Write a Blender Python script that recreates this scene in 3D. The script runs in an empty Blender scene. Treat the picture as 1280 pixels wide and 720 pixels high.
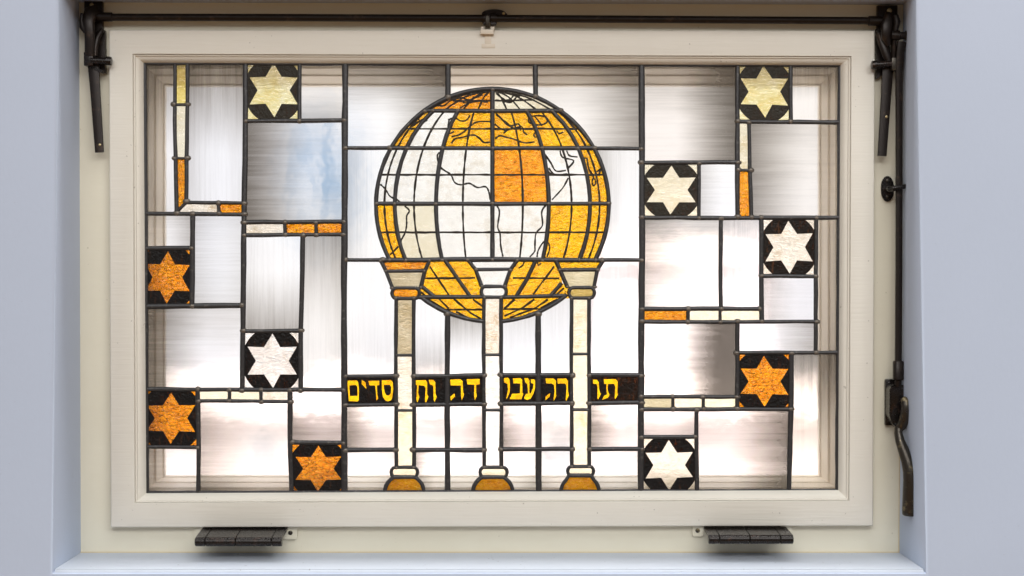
import bpy, bmesh, math, random
from mathutils import Vector, Matrix
from mathutils.geometry import tessellate_polygon
random.seed(7)
R = math.radians
sc = bpy.context.scene
COL = sc.collection

# ------------------------------------------------------------------ camera, world, lights
D = 2.3                    # camera distance from the sash's front face (y = 0)
PITCH = R(1.0)
W0 = 1.536                 # width seen at the sash plane
T = (W0 / 2) / (D / math.cos(PITCH))
CAM = Vector((0, -D, D * math.tan(PITCH)))
FW = Vector((0, math.cos(PITCH), -math.sin(PITCH)))
UP = Vector((0, math.sin(PITCH), math.cos(PITCH)))
S = W0 / 1280              # metres per photo pixel on the sash plane

cam_d = bpy.data.cameras.new("camera")
cam = bpy.data.objects.new("camera", cam_d)
COL.objects.link(cam)
cam.location = CAM
cam.rotation_euler = (math.pi / 2 - PITCH, 0, 0)
cam_d.sensor_width = 36
cam_d.lens = 18 / T
cam_d.clip_start = 0.05
cam_d.clip_end = 500
sc.camera = cam

world = bpy.data.worlds.new("World")
sc.world = world
world.use_nodes = True
bg = world.node_tree.nodes["Background"]
# the room around the camera: pale ceiling and walls above, warm wooden floor below
_n, _l = world.node_tree.nodes, world.node_tree.links
_tc = _n.new('ShaderNodeTexCoord')
_sp = _n.new('ShaderNodeSeparateXYZ')
_l.new(_tc.outputs['Generated'], _sp.inputs[0])
_mr = _n.new('ShaderNodeMapRange')
_mr.inputs['From Min'].default_value, _mr.inputs['From Max'].default_value = -0.25, 0.15
_l.new(_sp.outputs['Z'], _mr.inputs['Value'])
_mx = _n.new('ShaderNodeMix')
_mx.data_type = 'RGBA'
_mx.inputs[6].default_value = (0.85, 0.48, 0.20, 1)
_mx.inputs[7].default_value = (0.92, 0.96, 1.0, 1)
_l.new(_mr.outputs[0], _mx.inputs[0])
_l.new(_mx.outputs[2], bg.inputs[0])
bg.inputs[1].default_value = 0.38


def area(name, loc, aim, size, power, color):
    l = bpy.data.lights.new(name, 'AREA')
    l.shape = 'RECTANGLE'
    l.size, l.size_y = size
    l.energy = power
    l.color = color
    o = bpy.data.objects.new(name, l)
    COL.objects.link(o)
    o.location = loc
    o.rotation_euler = (Vector(aim) - Vector(loc)).to_track_quat('-Z', 'Y').to_euler()
    return o


area("room_ceiling_light", (0.35, -1.6, 2.3), (0.1, 0.0, -0.1), (2.4, 1.2), 30, (1.0, 0.985, 0.95))
area("room_soft_light", (0.45, -3.25, 1.62), (0.0, 0.0, 0.0), (4.2, 0.9), 84, (1.0, 0.99, 0.97))
area("street_daylight", (0, 2.0, 13.0), (0, 13.0, -1.0), (18.0, 8.0), 13500, (1.0, 0.99, 0.97))

sc.view_settings.view_transform = 'Standard'
sc.view_settings.look = 'None'
sc.view_settings.exposure = 0
sc.view_settings.gamma = 1
sc.view_settings.use_curve_mapping = False
sc.cycles.use_denoising = True
sc.cycles.max_bounces = 14
sc.cycles.transmission_bounces = 10
sc.cycles.transparent_max_bounces = 12
sc.cycles.caustics_refractive = True
sc.cycles.sample_clamp_indirect = 4.0


# ------------------------------------------------------------------ geometry helpers
def P(px, py, y=0.0):
    """the point of the plane Y = y that the photo shows at (px, py)"""
    d = FW + Vector((1, 0, 0)) * ((px - 640) / 640 * T) + UP * (-(py - 360) / 640 * T)
    t = (y - CAM.y) / d.y
    return CAM + d * t


def link(name, me, mats, parent=None, smooth=None):
    for m in (mats if isinstance(mats, (list, tuple)) else [mats]):
        me.materials.append(m)
    if smooth is not None:
        me.shade_smooth()
        me.set_sharp_from_angle(angle=R(smooth))
    o = bpy.data.objects.new(name, me)
    COL.objects.link(o)
    if parent is not None:
        adopt(o, parent)
    return o


ORIGIN = {}


def adopt(o, parent):
    o.parent = parent
    root = parent
    while root.parent is not None:
        root = root.parent
    if parent is root and parent.name in ORIGIN:
        o.matrix_parent_inverse = Matrix.Translation(-ORIGIN[parent.name])


def thing(name, label, cat, loc, group=None):
    o = bpy.data.objects.new(name, None)
    COL.objects.link(o)
    o.location = loc
    o.empty_display_size = 0.05
    ORIGIN[o.name] = Vector(loc)
    o["label"] = label
    o["category"] = cat
    if group:
        o["group"] = group
    return o


class MB:
    """collects shapes into one mesh"""
    def __init__(self):
        self.bm = bmesh.new()
        self.mi = 0

    def face(self, vs, mi=None):
        try:
            f = self.bm.faces.new(vs)
            f.material_index = self.mi if mi is None else mi
            return f
        except ValueError:
            return None

    def slab(self, loops, y0, y1, px=True, back_mi=None):
        """loops (outer, holes) of photo pixels, extruded from depth y0 back to y1"""
        flat, fr, bk, polys = [], [], [], []
        for lp in loops:
            pts = [P(a, b, y0) if px else Vector((a, y0, b)) for a, b in lp]
            polys.append([Vector((p.x, p.z, 0)) for p in pts])
            fr.append([self.bm.verts.new(p) for p in pts])
            bk.append([self.bm.verts.new((p.x, y1, p.z)) for p in pts])
        F = [v for l in fr for v in l]
        B = [v for l in bk for v in l]
        bm_ = self.mi if back_mi is None else back_mi
        for t in tessellate_polygon(polys):
            self.face([F[i] for i in t])
            self.face([B[i] for i in reversed(t)], bm_)
        for f, b in zip(fr, bk):
            n = len(f)
            for i in range(n):
                self.face([f[i], f[(i + 1) % n], b[(i + 1) % n], b[i]], bm_)
        return self

    def tube(self, pts, radii, n=12, sq=None, axis=None, cap=True):
        """sweep an ellipse: radii = one number or a list of (ra, rb); ra lies across `axis`"""
        pts = [Vector(p) for p in pts]
        if not isinstance(radii, (list, tuple)):
            radii = [radii] * len(pts)
        rings = []
        for i, p in enumerate(pts):
            a = pts[max(i - 1, 0)]
            b = pts[min(i + 1, len(pts) - 1)]
            t = (b - a).normalized()
            ax = Vector(axis) if axis else Vector((0, 1, 0))
            if abs(t.dot(ax)) > 0.95:
                ax = Vector((0, 0, 1))
            u = t.cross(ax).normalized()
            v = u.cross(t).normalized()
            ra, rb = radii[i] if isinstance(radii[i], (list, tuple)) else (radii[i], radii[i])
            ring = []
            for k in range(n):
                th = 2 * math.pi * k / n
                c, s_ = math.cos(th), math.sin(th)
                if sq:
                    c = math.copysign(abs(c) ** sq, c)
                    s_ = math.copysign(abs(s_) ** sq, s_)
                ring.append(self.bm.verts.new(p + u * ra * c + v * rb * s_))
            rings.append(ring)
        for a, b in zip(rings, rings[1:]):
            for k in range(n):
                self.face([a[k], a[(k + 1) % n], b[(k + 1) % n], b[k]])
        if cap:
            self.face(list(reversed(rings[0])))
            self.face(rings[-1])
        return self

    def box(self, x0, z0, x1, z1, y0, y1, bev=0.0):
        g = bmesh.ops.create_cube(self.bm, size=1)
        vs = g['verts']
        for v in vs:
            v.co = Vector(((x0 + x1) / 2 + v.co.x * abs(x1 - x0), (y0 + y1) / 2 + v.co.y * abs(y1 - y0),
                           (z0 + z1) / 2 + v.co.z * abs(z1 - z0)))
        fs = {f for v in vs for f in v.link_faces}
        if bev:
            r = bmesh.ops.bevel(self.bm, geom=list({e for f in fs for e in f.edges}), offset=bev, segments=2,
                                affect='EDGES', profile=0.6)
            fs = {f for f in fs if f.is_valid} | set(r['faces'])
        for f in fs:
            f.material_index = self.mi
        return self

    def pbox(self, a, b, c, d, y0, y1, bev=0.0):
        """box by photo pixels a,b (left, top) to c,d (right, bottom) at depth y0"""
        p, q = P(a, b, y0), P(c, d, y0)
        return self.box(p.x, q.z, q.x, p.z, y0, y1, bev)

    def blob(self, p, rx, ry, rz):
        g = bmesh.ops.create_uvsphere(self.bm, u_segments=10, v_segments=6, radius=1)
        for v in g['verts']:
            v.co = Vector(p) + Vector((v.co.x * rx, v.co.y * ry, v.co.z * rz))
        for f in {f for v in g['verts'] for f in v.link_faces}:
            f.material_index = self.mi
        return self

    def rings(self, quads, closed=False):
        """frame of successive four-cornered rings (lists of 3-D points), mitred at the corners"""
        R_ = [[self.bm.verts.new(p) for p in q] for q in quads]
        seq = list(zip(R_, R_[1:])) + ([(R_[-1], R_[0])] if closed else [])
        for a, b in seq:
            n = len(a)
            for k in range(n):
                self.face([a[k], a[(k + 1) % n], b[(k + 1) % n], b[k]])
        return self

    def build(self, name, mats, parent=None, smooth=None, fix=True):
        if fix:
            bmesh.ops.recalc_face_normals(self.bm, faces=self.bm.faces[:])
        me = bpy.data.meshes.new(name)
        self.bm.to_mesh(me)
        self.bm.free()
        return link(name, me, mats, parent, smooth)


# ------------------------------------------------------------------ materials
def new_mat(name):
    m = bpy.data.materials.new(name)
    m.use_nodes = True
    nt = m.node_tree
    nt.nodes.clear()
    out = nt.nodes.new('ShaderNodeOutputMaterial')
    return m, nt, out


class G:
    """little node-graph helper"""
    def __init__(self, nt):
        self.nt = nt

    def n(self, kind, **kw):
        nd = self.nt.nodes.new(kind)
        for k, v in kw.items():
            setattr(nd, k, v)
        return nd

    def put(self, sock, v):
        if isinstance(v, bpy.types.NodeSocket):
            self.nt.links.new(v, sock)
        elif v is not None:
            sock.default_value = v

    def math(self, op, a, b=None, c=None, clamp=False):
        nd = self.n('ShaderNodeMath', operation=op, use_clamp=clamp)
        for s_, v in zip(nd.inputs, (a, b, c)):
            self.put(s_, v)
        return nd.outputs[0]

    def mixc(self, f, a, b, blend='MIX'):
        nd = self.n('ShaderNodeMix', data_type='RGBA', blend_type=blend)
        self.put(nd.inputs[0], f)
        self.put(nd.inputs[6], a)
        self.put(nd.inputs[7], b)
        return nd.outputs[2]

    def noise(self, vec, scale, detail=3, rough=0.55, dist=0.0):
        nd = self.n('ShaderNodeTexNoise')
        self.put(nd.inputs['Vector'], vec)
        nd.inputs['Scale'].default_value = scale
        nd.inputs['Detail'].default_value = detail
        nd.inputs['Roughness'].default_value = rough
        nd.inputs['Distortion'].default_value = dist
        return nd.outputs['Fac']

    def scale(self, vec, xyz):
        nd = self.n('ShaderNodeVectorMath', operation='MULTIPLY')
        self.put(nd.inputs[0], vec)
        nd.inputs[1].default_value = xyz
        return nd.outputs[0]

    def pos(self):
        return self.n('ShaderNodeNewGeometry').outputs['Position']

    def ramp(self, fac, stops):
        nd = self.n('ShaderNodeValToRGB')
        el = nd.color_ramp.elements
        while len(el) < len(stops):
            el.new(0.5)
        for e, (p, c) in zip(el, stops):
            e.position = p
            e.color = c if len(c) == 4 else (*c, 1)
        self.put(nd.inputs[0], fac)
        return nd.outputs[0]

    def bump(self, h, strength, dist):
        nd = self.n('ShaderNodeBump')
        nd.inputs['Strength'].default_value = strength
        nd.inputs['Distance'].default_value = dist
        self.put(nd.inputs['Height'], h)
        return nd.outputs[0]

    def principled(self, col, rough, metal=0.0, normal=None, trans=0.0, ior=1.45, spec=None):
        nd = self.n('ShaderNodeBsdfPrincipled')
        self.put(nd.inputs['Base Color'], col)
        self.put(nd.inputs['Roughness'], rough)
        self.put(nd.inputs['Metallic'], metal)
        nd.inputs['Transmission Weight'].default_value = trans
        nd.inputs['IOR'].default_value = ior
        if spec is not None:
            nd.inputs['Specular IOR Level'].default_value = spec
        if normal is not None:
            self.put(nd.inputs['Normal'], normal)
        return nd.outputs[0]

    def mixs(self, f, a, b):
        nd = self.n('ShaderNodeMixShader')
        self.put(nd.inputs[0], f)
        self.put(nd.inputs[1], a)
        self.put(nd.inputs[2], b)
        return nd.outputs[0]


def c4(c):
    return (*c, 1.0)


def painted(name, base, dirt, grain=(3, 3, 3), grain_scale=60, bump=0.15, dist=0.001, rough=0.5, speck=0.0,
            patch=2.5, speck_col=(0.12, 0.10, 0.08)):
    m, nt, out = new_mat(name)
    g = G(nt)
    p = g.pos()
    big = g.noise(p, patch, 4, 0.6)
    mid = g.noise(g.scale(p, grain), grain_scale, 4, 0.6)
    f = g.math('MULTIPLY', g.math('SUBTRACT', big, 0.35, clamp=True), 1.6, clamp=True)
    col = g.mixc(f, c4(base), c4(dirt))
    col = g.mixc(g.math('MULTIPLY', mid, 0.12), col, c4([v * 0.78 for v in dirt]))
    if speck:
        sp = g.noise(p, 190, 2, 0.4)
        sp2 = g.noise(p, 22, 2, 0.5)
        k = g.math('MULTIPLY', g.math('GREATER_THAN', sp, 0.715), g.math('GREATER_THAN', sp2, 0.55))
        col = g.mixc(g.math('MULTIPLY', k, speck), col, c4(speck_col))
    nrm = g.bump(mid, bump, dist)
    nt.links.new(g.principled(col, rough, normal=nrm, spec=0.35), out.inputs[0])
    return m


M = {}
M['plaster'] = painted('blue_grey_plaster_paint', (0.465, 0.525, 0.65), (0.43, 0.49, 0.605), (1, 1, 0.6), 140, 0.14, 0.0012,
                       0.75, patch=1.8, speck=0.25, speck_col=(0.36, 0.38, 0.46))
M['sill'] = painted('pale_sill_paint', (0.50, 0.54, 0.61), (0.46, 0.50, 0.57), (0.4, 1, 1), 90, 0.2, 0.0015, 0.6, speck=0.5,
                    speck_col=(0.2, 0.2, 0.2))
M['cream_v'] = painted('cream_gloss_paint_upright', (0.665, 0.622, 0.53), (0.61, 0.57, 0.475), (6, 1, 0.25), 45, 0.22, 0.0012,
                       0.42, patch=6, speck=0.35, speck_col=(0.3, 0.26, 0.2))
M['cream'] = painted('cream_gloss_paint', (0.735, 0.70, 0.625), (0.685, 0.65, 0.58), (0.25, 1, 6), 45, 0.45, 0.0012, 0.42,
                     patch=6, speck=0.5, speck_col=(0.25, 0.22, 0.18))
M['cream_frame'] = painted('ivory_frame_paint', (0.72, 0.68, 0.56), (0.65, 0.605, 0.48), (0.6, 1, 2), 40, 0.22, 0.0012, 0.45,
                           patch=5, speck=0.35, speck_col=(0.3, 0.25, 0.16))
M['outer_frame'] = painted('buff_outer_frame_paint', (0.90, 0.84, 0.75), (0.85, 0.78, 0.68), (1, 1, 1), 40, 0.1, 0.001, 0.6)
M['caulk'] = painted('yellowed_caulk', (0.62, 0.53, 0.36), (0.50, 0.38, 0.20), (1, 1, 1), 90, 0.3, 0.001, 0.7)
M['ochre'] = M['caulk']


def metal(name, dark, light, rough, met, scale=70, bump=0.25):
    m, nt, out = new_mat(name)
    g = G(nt)
    p = g.pos()
    a = g.noise(p, scale, 5, 0.65)
    b = g.noise(p, scale * 6, 2, 0.5)
    col = g.ramp(a, [(0.3, dark), (0.56, dark), (0.80, light)])
    rg = g.math('ADD', g.math('MULTIPLY', b, 0.3), rough - 0.12)
    nt.links.new(g.principled(col, rg, met, g.bump(b, bump, 0.0006), spec=0.5), out.inputs[0])
    return m


M['bronze'] = metal('dark_bronze', (0.015, 0.010, 0.008), (0.075, 0.046, 0.03), 0.34, 0.45)
M['worn'] = metal('worn_bronze', (0.050, 0.043, 0.035), (0.42, 0.33, 0.17), 0.30, 0.75, 42)
M['hinge'] = metal('blackened_hinge_steel', (0.015, 0.012, 0.011), (0.075, 0.042, 0.03), 0.24, 0.45, bump=0.08)
M['brass'] = metal('brass_screw', (0.45, 0.36, 0.20), (0.6, 0.5, 0.3), 0.3, 0.8, 200)
M['lead'] = metal('dull_lead', (0.048, 0.047, 0.049), (0.15, 0.14, 0.13), 0.36, 0.5, 160)
M['solder'] = metal('grey_solder', (0.15, 0.13, 0.11), (0.34, 0.29, 0.24), 0.40, 0.5, 220)
M['clip'] = painted('white_plastic_clip', (0.72, 0.67, 0.58), (0.62, 0.52, 0.40), (1, 1, 1), 60, 0.1, 0.001, 0.4)


def brushed_glass():
    """thin clear glass with grey brush-stroked vitreous paint; strokes and shading set per pane by mesh attributes"""
    m, nt, out = new_mat('brushed_clear_glass')
    g = G(nt)
    ed = g.n('ShaderNodeAttribute', attribute_name='edges')
    ti = g.n('ShaderNodeAttribute', attribute_name='tint')
    uvn = g.n('ShaderNodeAttribute', attribute_name='place')
    se = g.n('ShaderNodeSeparateColor')
    nt.links.new(ed.outputs['Color'], se.inputs[0])
    su = g.n('ShaderNodeSeparateXYZ')
    nt.links.new(uvn.outputs['Vector'], su.inputs[0])
    u, v, seed = su.outputs[0], su.outputs[1], su.outputs[2]
    p = g.pos()
    cmb = g.n('ShaderNodeCombineXYZ')
    nt.links.new(seed, cmb.inputs[0]); nt.links.new(seed, cmb.inputs[1]); nt.links.new(seed, cmb.inputs[2])
    ad = g.n('ShaderNodeVectorMath', operation='ADD')
    nt.links.new(p, ad.inputs[0]); nt.links.new(cmb.outputs[0], ad.inputs[1])
    q = ad.outputs[0]
    mh = g.scale(q, (6, 1, 210))
    mv = g.scale(q, (210, 1, 6))
    mx = g.n('ShaderNodeMix', data_type='VECTOR')
    nt.links.new(ti.outputs['Alpha'], mx.inputs[0])
    nt.links.new(mh, mx.inputs[4]); nt.links.new(mv, mx.inputs[5])
    streak = g.noise(mx.outputs[1], 1.0, 4, 0.7)
    mh2 = g.scale(q, (5, 1, 34)); mv2 = g.scale(q, (34, 1, 5))
    mx2 = g.n('ShaderNodeMix', data_type='VECTOR')
    nt.links.new(ti.outputs['Alpha'], mx2.inputs[0])
    nt.links.new(mh2, mx2.inputs[4]); nt.links.new(mv2, mx2.inputs[5])
    broad = g.noise(mx2.outputs[1], 1.0, 3, 0.6)
    # ragged reach of the brush from each edge
    wob = g.math('MULTIPLY', g.math('SUBTRACT', broad, 0.5), 0.2)
    def edge(coord, strength, reach):
        d = g.math('SUBTRACT', 1.0, g.math('DIVIDE', g.math('ADD', coord, wob), reach), clamp=True)
        return g.math('MULTIPLY', g.math('POWER', d, 1.55), g.math('MULTIPLY', g.math('POWER', strength, 1.12), 1.25))
    iu = g.math('SUBTRACT', 1.0, u)
    iv = g.math('SUBTRACT', 1.0, v)
    tot = g.math('ADD', edge(u, se.outputs[0], 0.66), edge(iu, se.outputs[1], 0.66))
    tot = g.math('ADD', tot, edge(iv, se.outputs[2], 0.66))
    tot = g.math('ADD', tot, edge(v, ed.outputs['Alpha'], 0.66))
    bl = se.outputs[2]
    mod = g.math('ADD', 0.68, g.math('MULTIPLY', streak, 0.75))
    dens = g.math('MULTIPLY', tot, mod)
    dens = g.math('SUBTRACT', 1.0, g.math('EXPONENT', g.math('MULTIPLY', dens, -1.6)))
    faint = g.math('MULTIPLY', g.math('SUBTRACT', streak, 0.42, clamp=True), 0.13)
    dens = g.math('ADD', dens, faint, clamp=True)
    dens = g.math('MINIMUM', dens, 0.93)
    smear = g.noise(q, 14, 3, 0.5)
    tint = g.mixc(g.math('MULTIPLY', smear, 0.12), ti.outputs['Color'], (0.86, 0.76, 0.72, 1))
    tint = g.mixc(g.math('MULTIPLY', dens, 1.0, clamp=True), tint, (0.80, 0.66, 0.52, 1))
    ripple = g.noise(q, 26, 2, 0.5)
    nrm = g.bump(g.math('ADD', ripple, g.math('MULTIPLY', streak, 0.06)), 0.16, 0.0025)
    rg = g.n('ShaderNodeAttribute', attribute_name='clarity')
    glass = g.principled(tint, rg.outputs['Fac'], trans=1.0, ior=1.45, normal=nrm)
    paint = g.n('ShaderNodeBsdfDiffuse')
    paint.inputs[0].default_value = (0.085, 0.073, 0.06, 1)
    nt.links.new(g.mixs(dens, glass, paint.outputs[0]), out.inputs[0])
    return m


def plain_glass():
    m, nt, out = new_mat('clear_glass_back')
    g = G(nt)
    nt.links.new(g.principled((0.97, 0.97, 0.97, 1), 0.08, trans=1.0, ior=1.45), out.inputs[0])
    return m


def cathedral(name, stops, scale, rough, transl, bump, bscale, spots=None, fmix=0.35, fscale=150, contrast=1.0):
    """hammered or opalescent coloured glass"""
    m, nt, out = new_mat(name)
    g = G(nt)
    p = g.pos()
    a = g.noise(p, scale, 5, 0.62, 0.6)
    fine = g.noise(g.scale(p, (0.7, 1, 1.2)), fscale, 2, 0.6, 1.6)
    f = g.math('ADD', g.math('MULTIPLY', a, 1 - fmix), g.math('MULTIPLY', fine, fmix))
    f = g.math('ADD', g.math('MULTIPLY', g.math('SUBTRACT', f, 0.5), contrast), 0.5)
    col = g.ramp(f, stops)
    if spots:
        sp = g.noise(p, 62, 6, 0.75)
        sb = g.noise(p, 9, 2, 0.5)
        k = g.math('MULTIPLY', g.math('MULTIPLY', g.math('SUBTRACT', sp, 0.47, clamp=True), 4.0, clamp=True),
                   g.math('MULTIPLY', g.math('SUBTRACT', sb, 0.36, clamp=True), 3.5, clamp=True))
        col = g.mixc(k, col, c4(spots))
    h = g.noise(g.scale(p, (0.6, 1, 1.25)), bscale, 2, 0.55, 1.2)
    nrm = g.bump(h, 1.0, bump)
    gl = g.principled(col, rough, trans=1.0, ior=1.5, normal=nrm)
    tr = g.n('ShaderNodeBsdfTranslucent')
    nt.links.new(col, tr.inputs[0])
    nt.links.new(nrm, tr.inputs[1])
    gs = g.n('ShaderNodeBsdfGlossy')
    gs.inputs['Roughness'].default_value = 0.18
    nt.links.new(nrm, gs.inputs['Normal'])
    body = g.mixs(transl, gl, tr.outputs[0])
    nt.links.new(g.mixs(0.012, body, gs.outputs[0]), out.inputs[0])
    return m


M['pane'] = brushed_glass()
M['pane_back'] = plain_glass()
M['amber'] = cathedral('amber_hammered_glass', [(0.30, (0.62, 0.18, 0.001)), (0.5, (0.82, 0.30, 0.002)), (0.72, (1.0, 0.48, 0.006))],
                       55, 0.14, 0.10, 0.0035, 210, fmix=0.6, fscale=170, contrast=1.7)
M['honey'] = cathedral('yellow_amber_glass', [(0.30, (0.78, 0.34, 0.001)), (0.5, (0.93, 0.48, 0.002)), (0.72, (1.0, 0.62, 0.005))],
                       38, 0.14, 0.10, 0.0030, 230, fmix=0.55, fscale=150, contrast=1.5)
M['orange'] = cathedral('orange_glass', [(0.30, (0.70, 0.22, 0.001)), (0.5, (0.86, 0.33, 0.002)), (0.72, (1.0, 0.48, 0.005))],
                        38, 0.14, 0.10, 0.0030, 230, fmix=0.55, fscale=150, contrast=1.5)
M['star_amber'] = cathedral('brown_amber_glass', [(0.3, (0.64, 0.175, 0.001)), (0.5, (0.86, 0.285, 0.001)), (0.74, (1.0, 0.45, 0.003))],
                            42, 0.12, 0.06, 0.0045, 190, fmix=0.6, fscale=190, contrast=1.3)
M['base_amber'] = cathedral('gold_amber_glass', [(0.3, (0.80, 0.36, 0.001)), (0.5, (0.97, 0.52, 0.002)), (0.74, (1.0, 0.66, 0.01))], 42, 0.3, 0.55, 0.0035, 210, fmix=0.65, fscale=190, contrast=1.6)
M['opal'] = cathedral('white_opal_glass', [(0.3, (0.88, 0.85, 0.79)), (0.7, (0.99, 0.97, 0.93))], 30, 0.20, 0.08, 0.0006, 120,
                      spots=(0.70, 0.60, 0.43))
M['grey_opal'] = cathedral('grey_white_opal_glass', [(0.3, (0.66, 0.62, 0.58)), (0.7, (0.90, 0.87, 0.83))], 34, 0.2, 0.08, 0.0010, 120, spots=(0.52, 0.42, 0.28), contrast=1.4)
M['cream_opal'] = cathedral('cream_opal_glass', [(0.3, (0.78, 0.70, 0.51)), (0.7, (0.92, 0.86, 0.70))], 30, 0.20, 0.08, 0.0006, 120,
                            spots=(0.64, 0.48, 0.20))
M['mottled'] = cathedral('brown_mottled_opal_glass', [(0.3, (0.72, 0.64, 0.52)), (0.7, (0.93, 0.87, 0.77))], 60, 0.2, 0.08, 0.0012, 150,
                         spots=(0.46, 0.30, 0.11))
M['tan'] = cathedral('tan_streaky_glass', [(0.3, (0.44, 0.36, 0.20)), (0.55, (0.68, 0.60, 0.43)), (0.75, (0.88, 0.84, 0.73))], 32, 0.3, 0.3,
                     0.0015, 150, spots=(0.40, 0.27, 0.08))
M['buff'] = cathedral('buff_streaky_glass', [(0.3, (0.62, 0.53, 0.30)), (0.7, (0.82, 0.76, 0.58))], 32, 0.3, 0.3, 0.0015, 150)
M['ochre_glass'] = cathedral('ochre_glass', [(0.3, (0.50, 0.34, 0.06)), (0.7, (0.74, 0.58, 0.22))], 32, 0.3, 0.3, 0.0015, 150)
M['pale_yellow'] = cathedral('pale_yellow_glass', [(0.3, (0.76, 0.58, 0.17)), (0.5, (0.84, 0.74, 0.38)), (0.7, (0.90, 0.84, 0.58))], 30, 0.2, 0.1, 0.0008, 120, contrast=1.5)
M['straw'] = cathedral('straw_yellow_glass', [(0.3, (0.76, 0.58, 0.12)), (0.7, (0.86, 0.70, 0.24))], 22, 0.2, 0.1, 0.0008, 120)
M['letter'] = cathedral('silver_stain_yellow_glass', [(0.3, (0.80, 0.33, 0.002)), (0.5, (0.90, 0.52, 0.004)), (0.7, (0.95, 0.60, 0.006))], 60, 0.2, 0.1, 0.0006, 120, contrast=1.6)


def black_enamel(name, dark, brown, leak=0.0):
    m, nt, out = new_mat(name)
    g = G(nt)
    p = g.pos()
    a = g.noise(g.scale(p, (2.2, 1, 0.7)), 55, 4, 0.7)
    col = g.ramp(a, [(0.45, dark), (0.56, dark), (0.74, brown)])
    b = g.noise(p, 200, 2, 0.5, 1.0)
    sh = g.principled(col, 0.42, normal=g.bump(b, 0.9, 0.002), spec=0.22)
    if leak:        # thin places in the enamel that let some light through
        br = g.noise(g.scale(p, (1.6, 1, 0.5)), 120, 4, 0.7)
        wide = g.noise(p, 24, 2, 0.5)
        k = g.math('MULTIPLY', g.math('SUBTRACT', br, 0.44, clamp=True), g.math('SUBTRACT', wide, 0.36, clamp=True))
        k = g.math('MULTIPLY', k, leak, clamp=True)
        tp = g.n('ShaderNodeBsdfTransparent')
        tp.inputs[0].default_value = (0.75, 0.36, 0.12, 1)
        sh = g.mixs(k, sh, tp.outputs[0])
    nt.links.new(sh, out.inputs[0])
    return m


M['black'] = black_enamel('black_vitreous_enamel', (0.006, 0.005, 0.005), (0.055, 0.022, 0.009), 3.0)
M['rust_black'] = black_enamel('rusty_black_enamel', (0.010, 0.006, 0.004), (0.12, 0.042, 0.012), 5.0)
M['grey_black'] = black_enamel('grey_black_enamel', (0.026, 0.022, 0.016), (0.05, 0.04, 0.028), 4.0)
M['trace'] = black_enamel('brown_black_trace_paint', (0.022, 0.017, 0.012), (0.10, 0.085, 0.065))


def emit(name, build):
    m, nt, out = new_mat(name)
    g = G(nt)
    e = g.n('ShaderNodeEmission')
    build(g, e)
    nt.links.new(e.outputs[0], out.inputs[0])
    return m


def sky_nodes(g, e):
    p = g.pos()
    a = g.noise(p, 0.16, 4, 0.55)
    col = g.ramp(a, [(0.36, (0.93, 0.94, 0.99)), (0.52, (0.99, 0.98, 0.98)), (0.7, (1.0, 0.99, 0.97))])
    # blue reflection painted into the sky colour, crossed by thin upright streaks
    blue_refl = P(398, 216, 29.0)
    d = g.n('ShaderNodeVectorMath', operation='SUBTRACT')
    g.put(d.inputs[0], p)
    d.inputs[1].default_value = blue_refl
    ln = g.n('ShaderNodeVectorMath', operation='LENGTH')
    g.put(ln.inputs[0], g.scale(d.outputs[0], (1.15, 0.2, 0.66)))
    k = g.math('SUBTRACT', 1.36, ln.outputs['Value'], clamp=True)
    w = g.noise(g.scale(p, (5.5, 1, 0.5)), 1.0, 4, 0.65)
    k = g.math('MULTIPLY', k, g.math('MULTIPLY', g.math('SUBTRACT', 0.66, w, clamp=True), 4.5, clamp=True), clamp=True)
    g.put(e.inputs[0], g.mixc(k, col, (0.27, 0.43, 0.63, 1)))
    e.inputs[1].default_value = 1.14


M['sky'] = emit('bright_cloudy_sky', sky_nodes)
M['pink_render'] = painted('pink_render', (0.86, 0.78, 0.765), (0.80, 0.72, 0.70), (1, 1, 1), 8, 0.1, 0.01, 0.9, patch=0.5)
M['lilac_render'] = painted('lilac_render', (0.80, 0.75, 0.77), (0.74, 0.68, 0.70), (1, 1, 1), 8, 0.1, 0.01, 0.9, patch=0.5)
M['brick'] = painted('pale_brick', (0.62, 0.40, 0.27), (0.50, 0.31, 0.20), (1, 1, 5), 6, 0.2, 0.01, 0.9, patch=1.5)
M['tile'] = painted('brown_roof_tile', (0.80, 0.72, 0.70), (0.74, 0.66, 0.64), (1, 1, 1), 12, 0.3, 0.02, 0.8, patch=0.8)
M['white_trim'] = painted('white_trim', (0.78, 0.78, 0.76), (0.72, 0.72, 0.70), (1, 1, 1), 12, 0.1, 0.01, 0.6)
M['paving'] = painted('pale_paving', (0.46, 0.44, 0.42), (0.38, 0.36, 0.34), (1, 1, 1), 10, 0.2, 0.01, 0.9, patch=0.7)
m_, nt_, out_ = new_mat('house_window_glass')
nt_.links.new(G(nt_).principled((0.42, 0.42, 0.44, 1), 0.2), out_.inputs[0])
M['dark_glass'] = m_

# ------------------------------------------------------------------ the setting: wall, sill, sky, ground
Y_WALL, Y_FRAME = -0.10, 0.016
front = [P(74, -14, Y_WALL), P(1144, -10, Y_WALL), P(1157, 716, Y_WALL), P(66, 716, Y_WALL)]
back = [P(99, 3, Y_FRAME), P(1129, 6, Y_FRAME), P(1124, 694, Y_FRAME), P(101, 694, Y_FRAME)]


def grow(q, d):
    return [q[0] + Vector((-d, 0, d)), q[1] + Vector((d, 0, d)), q[2] + Vector((d, 0, -d)), q[3] + Vector((-d, 0, -d))]


def at_y(q, y):
    return [Vector((p.x, y, p.z)) for p in q]


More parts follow.
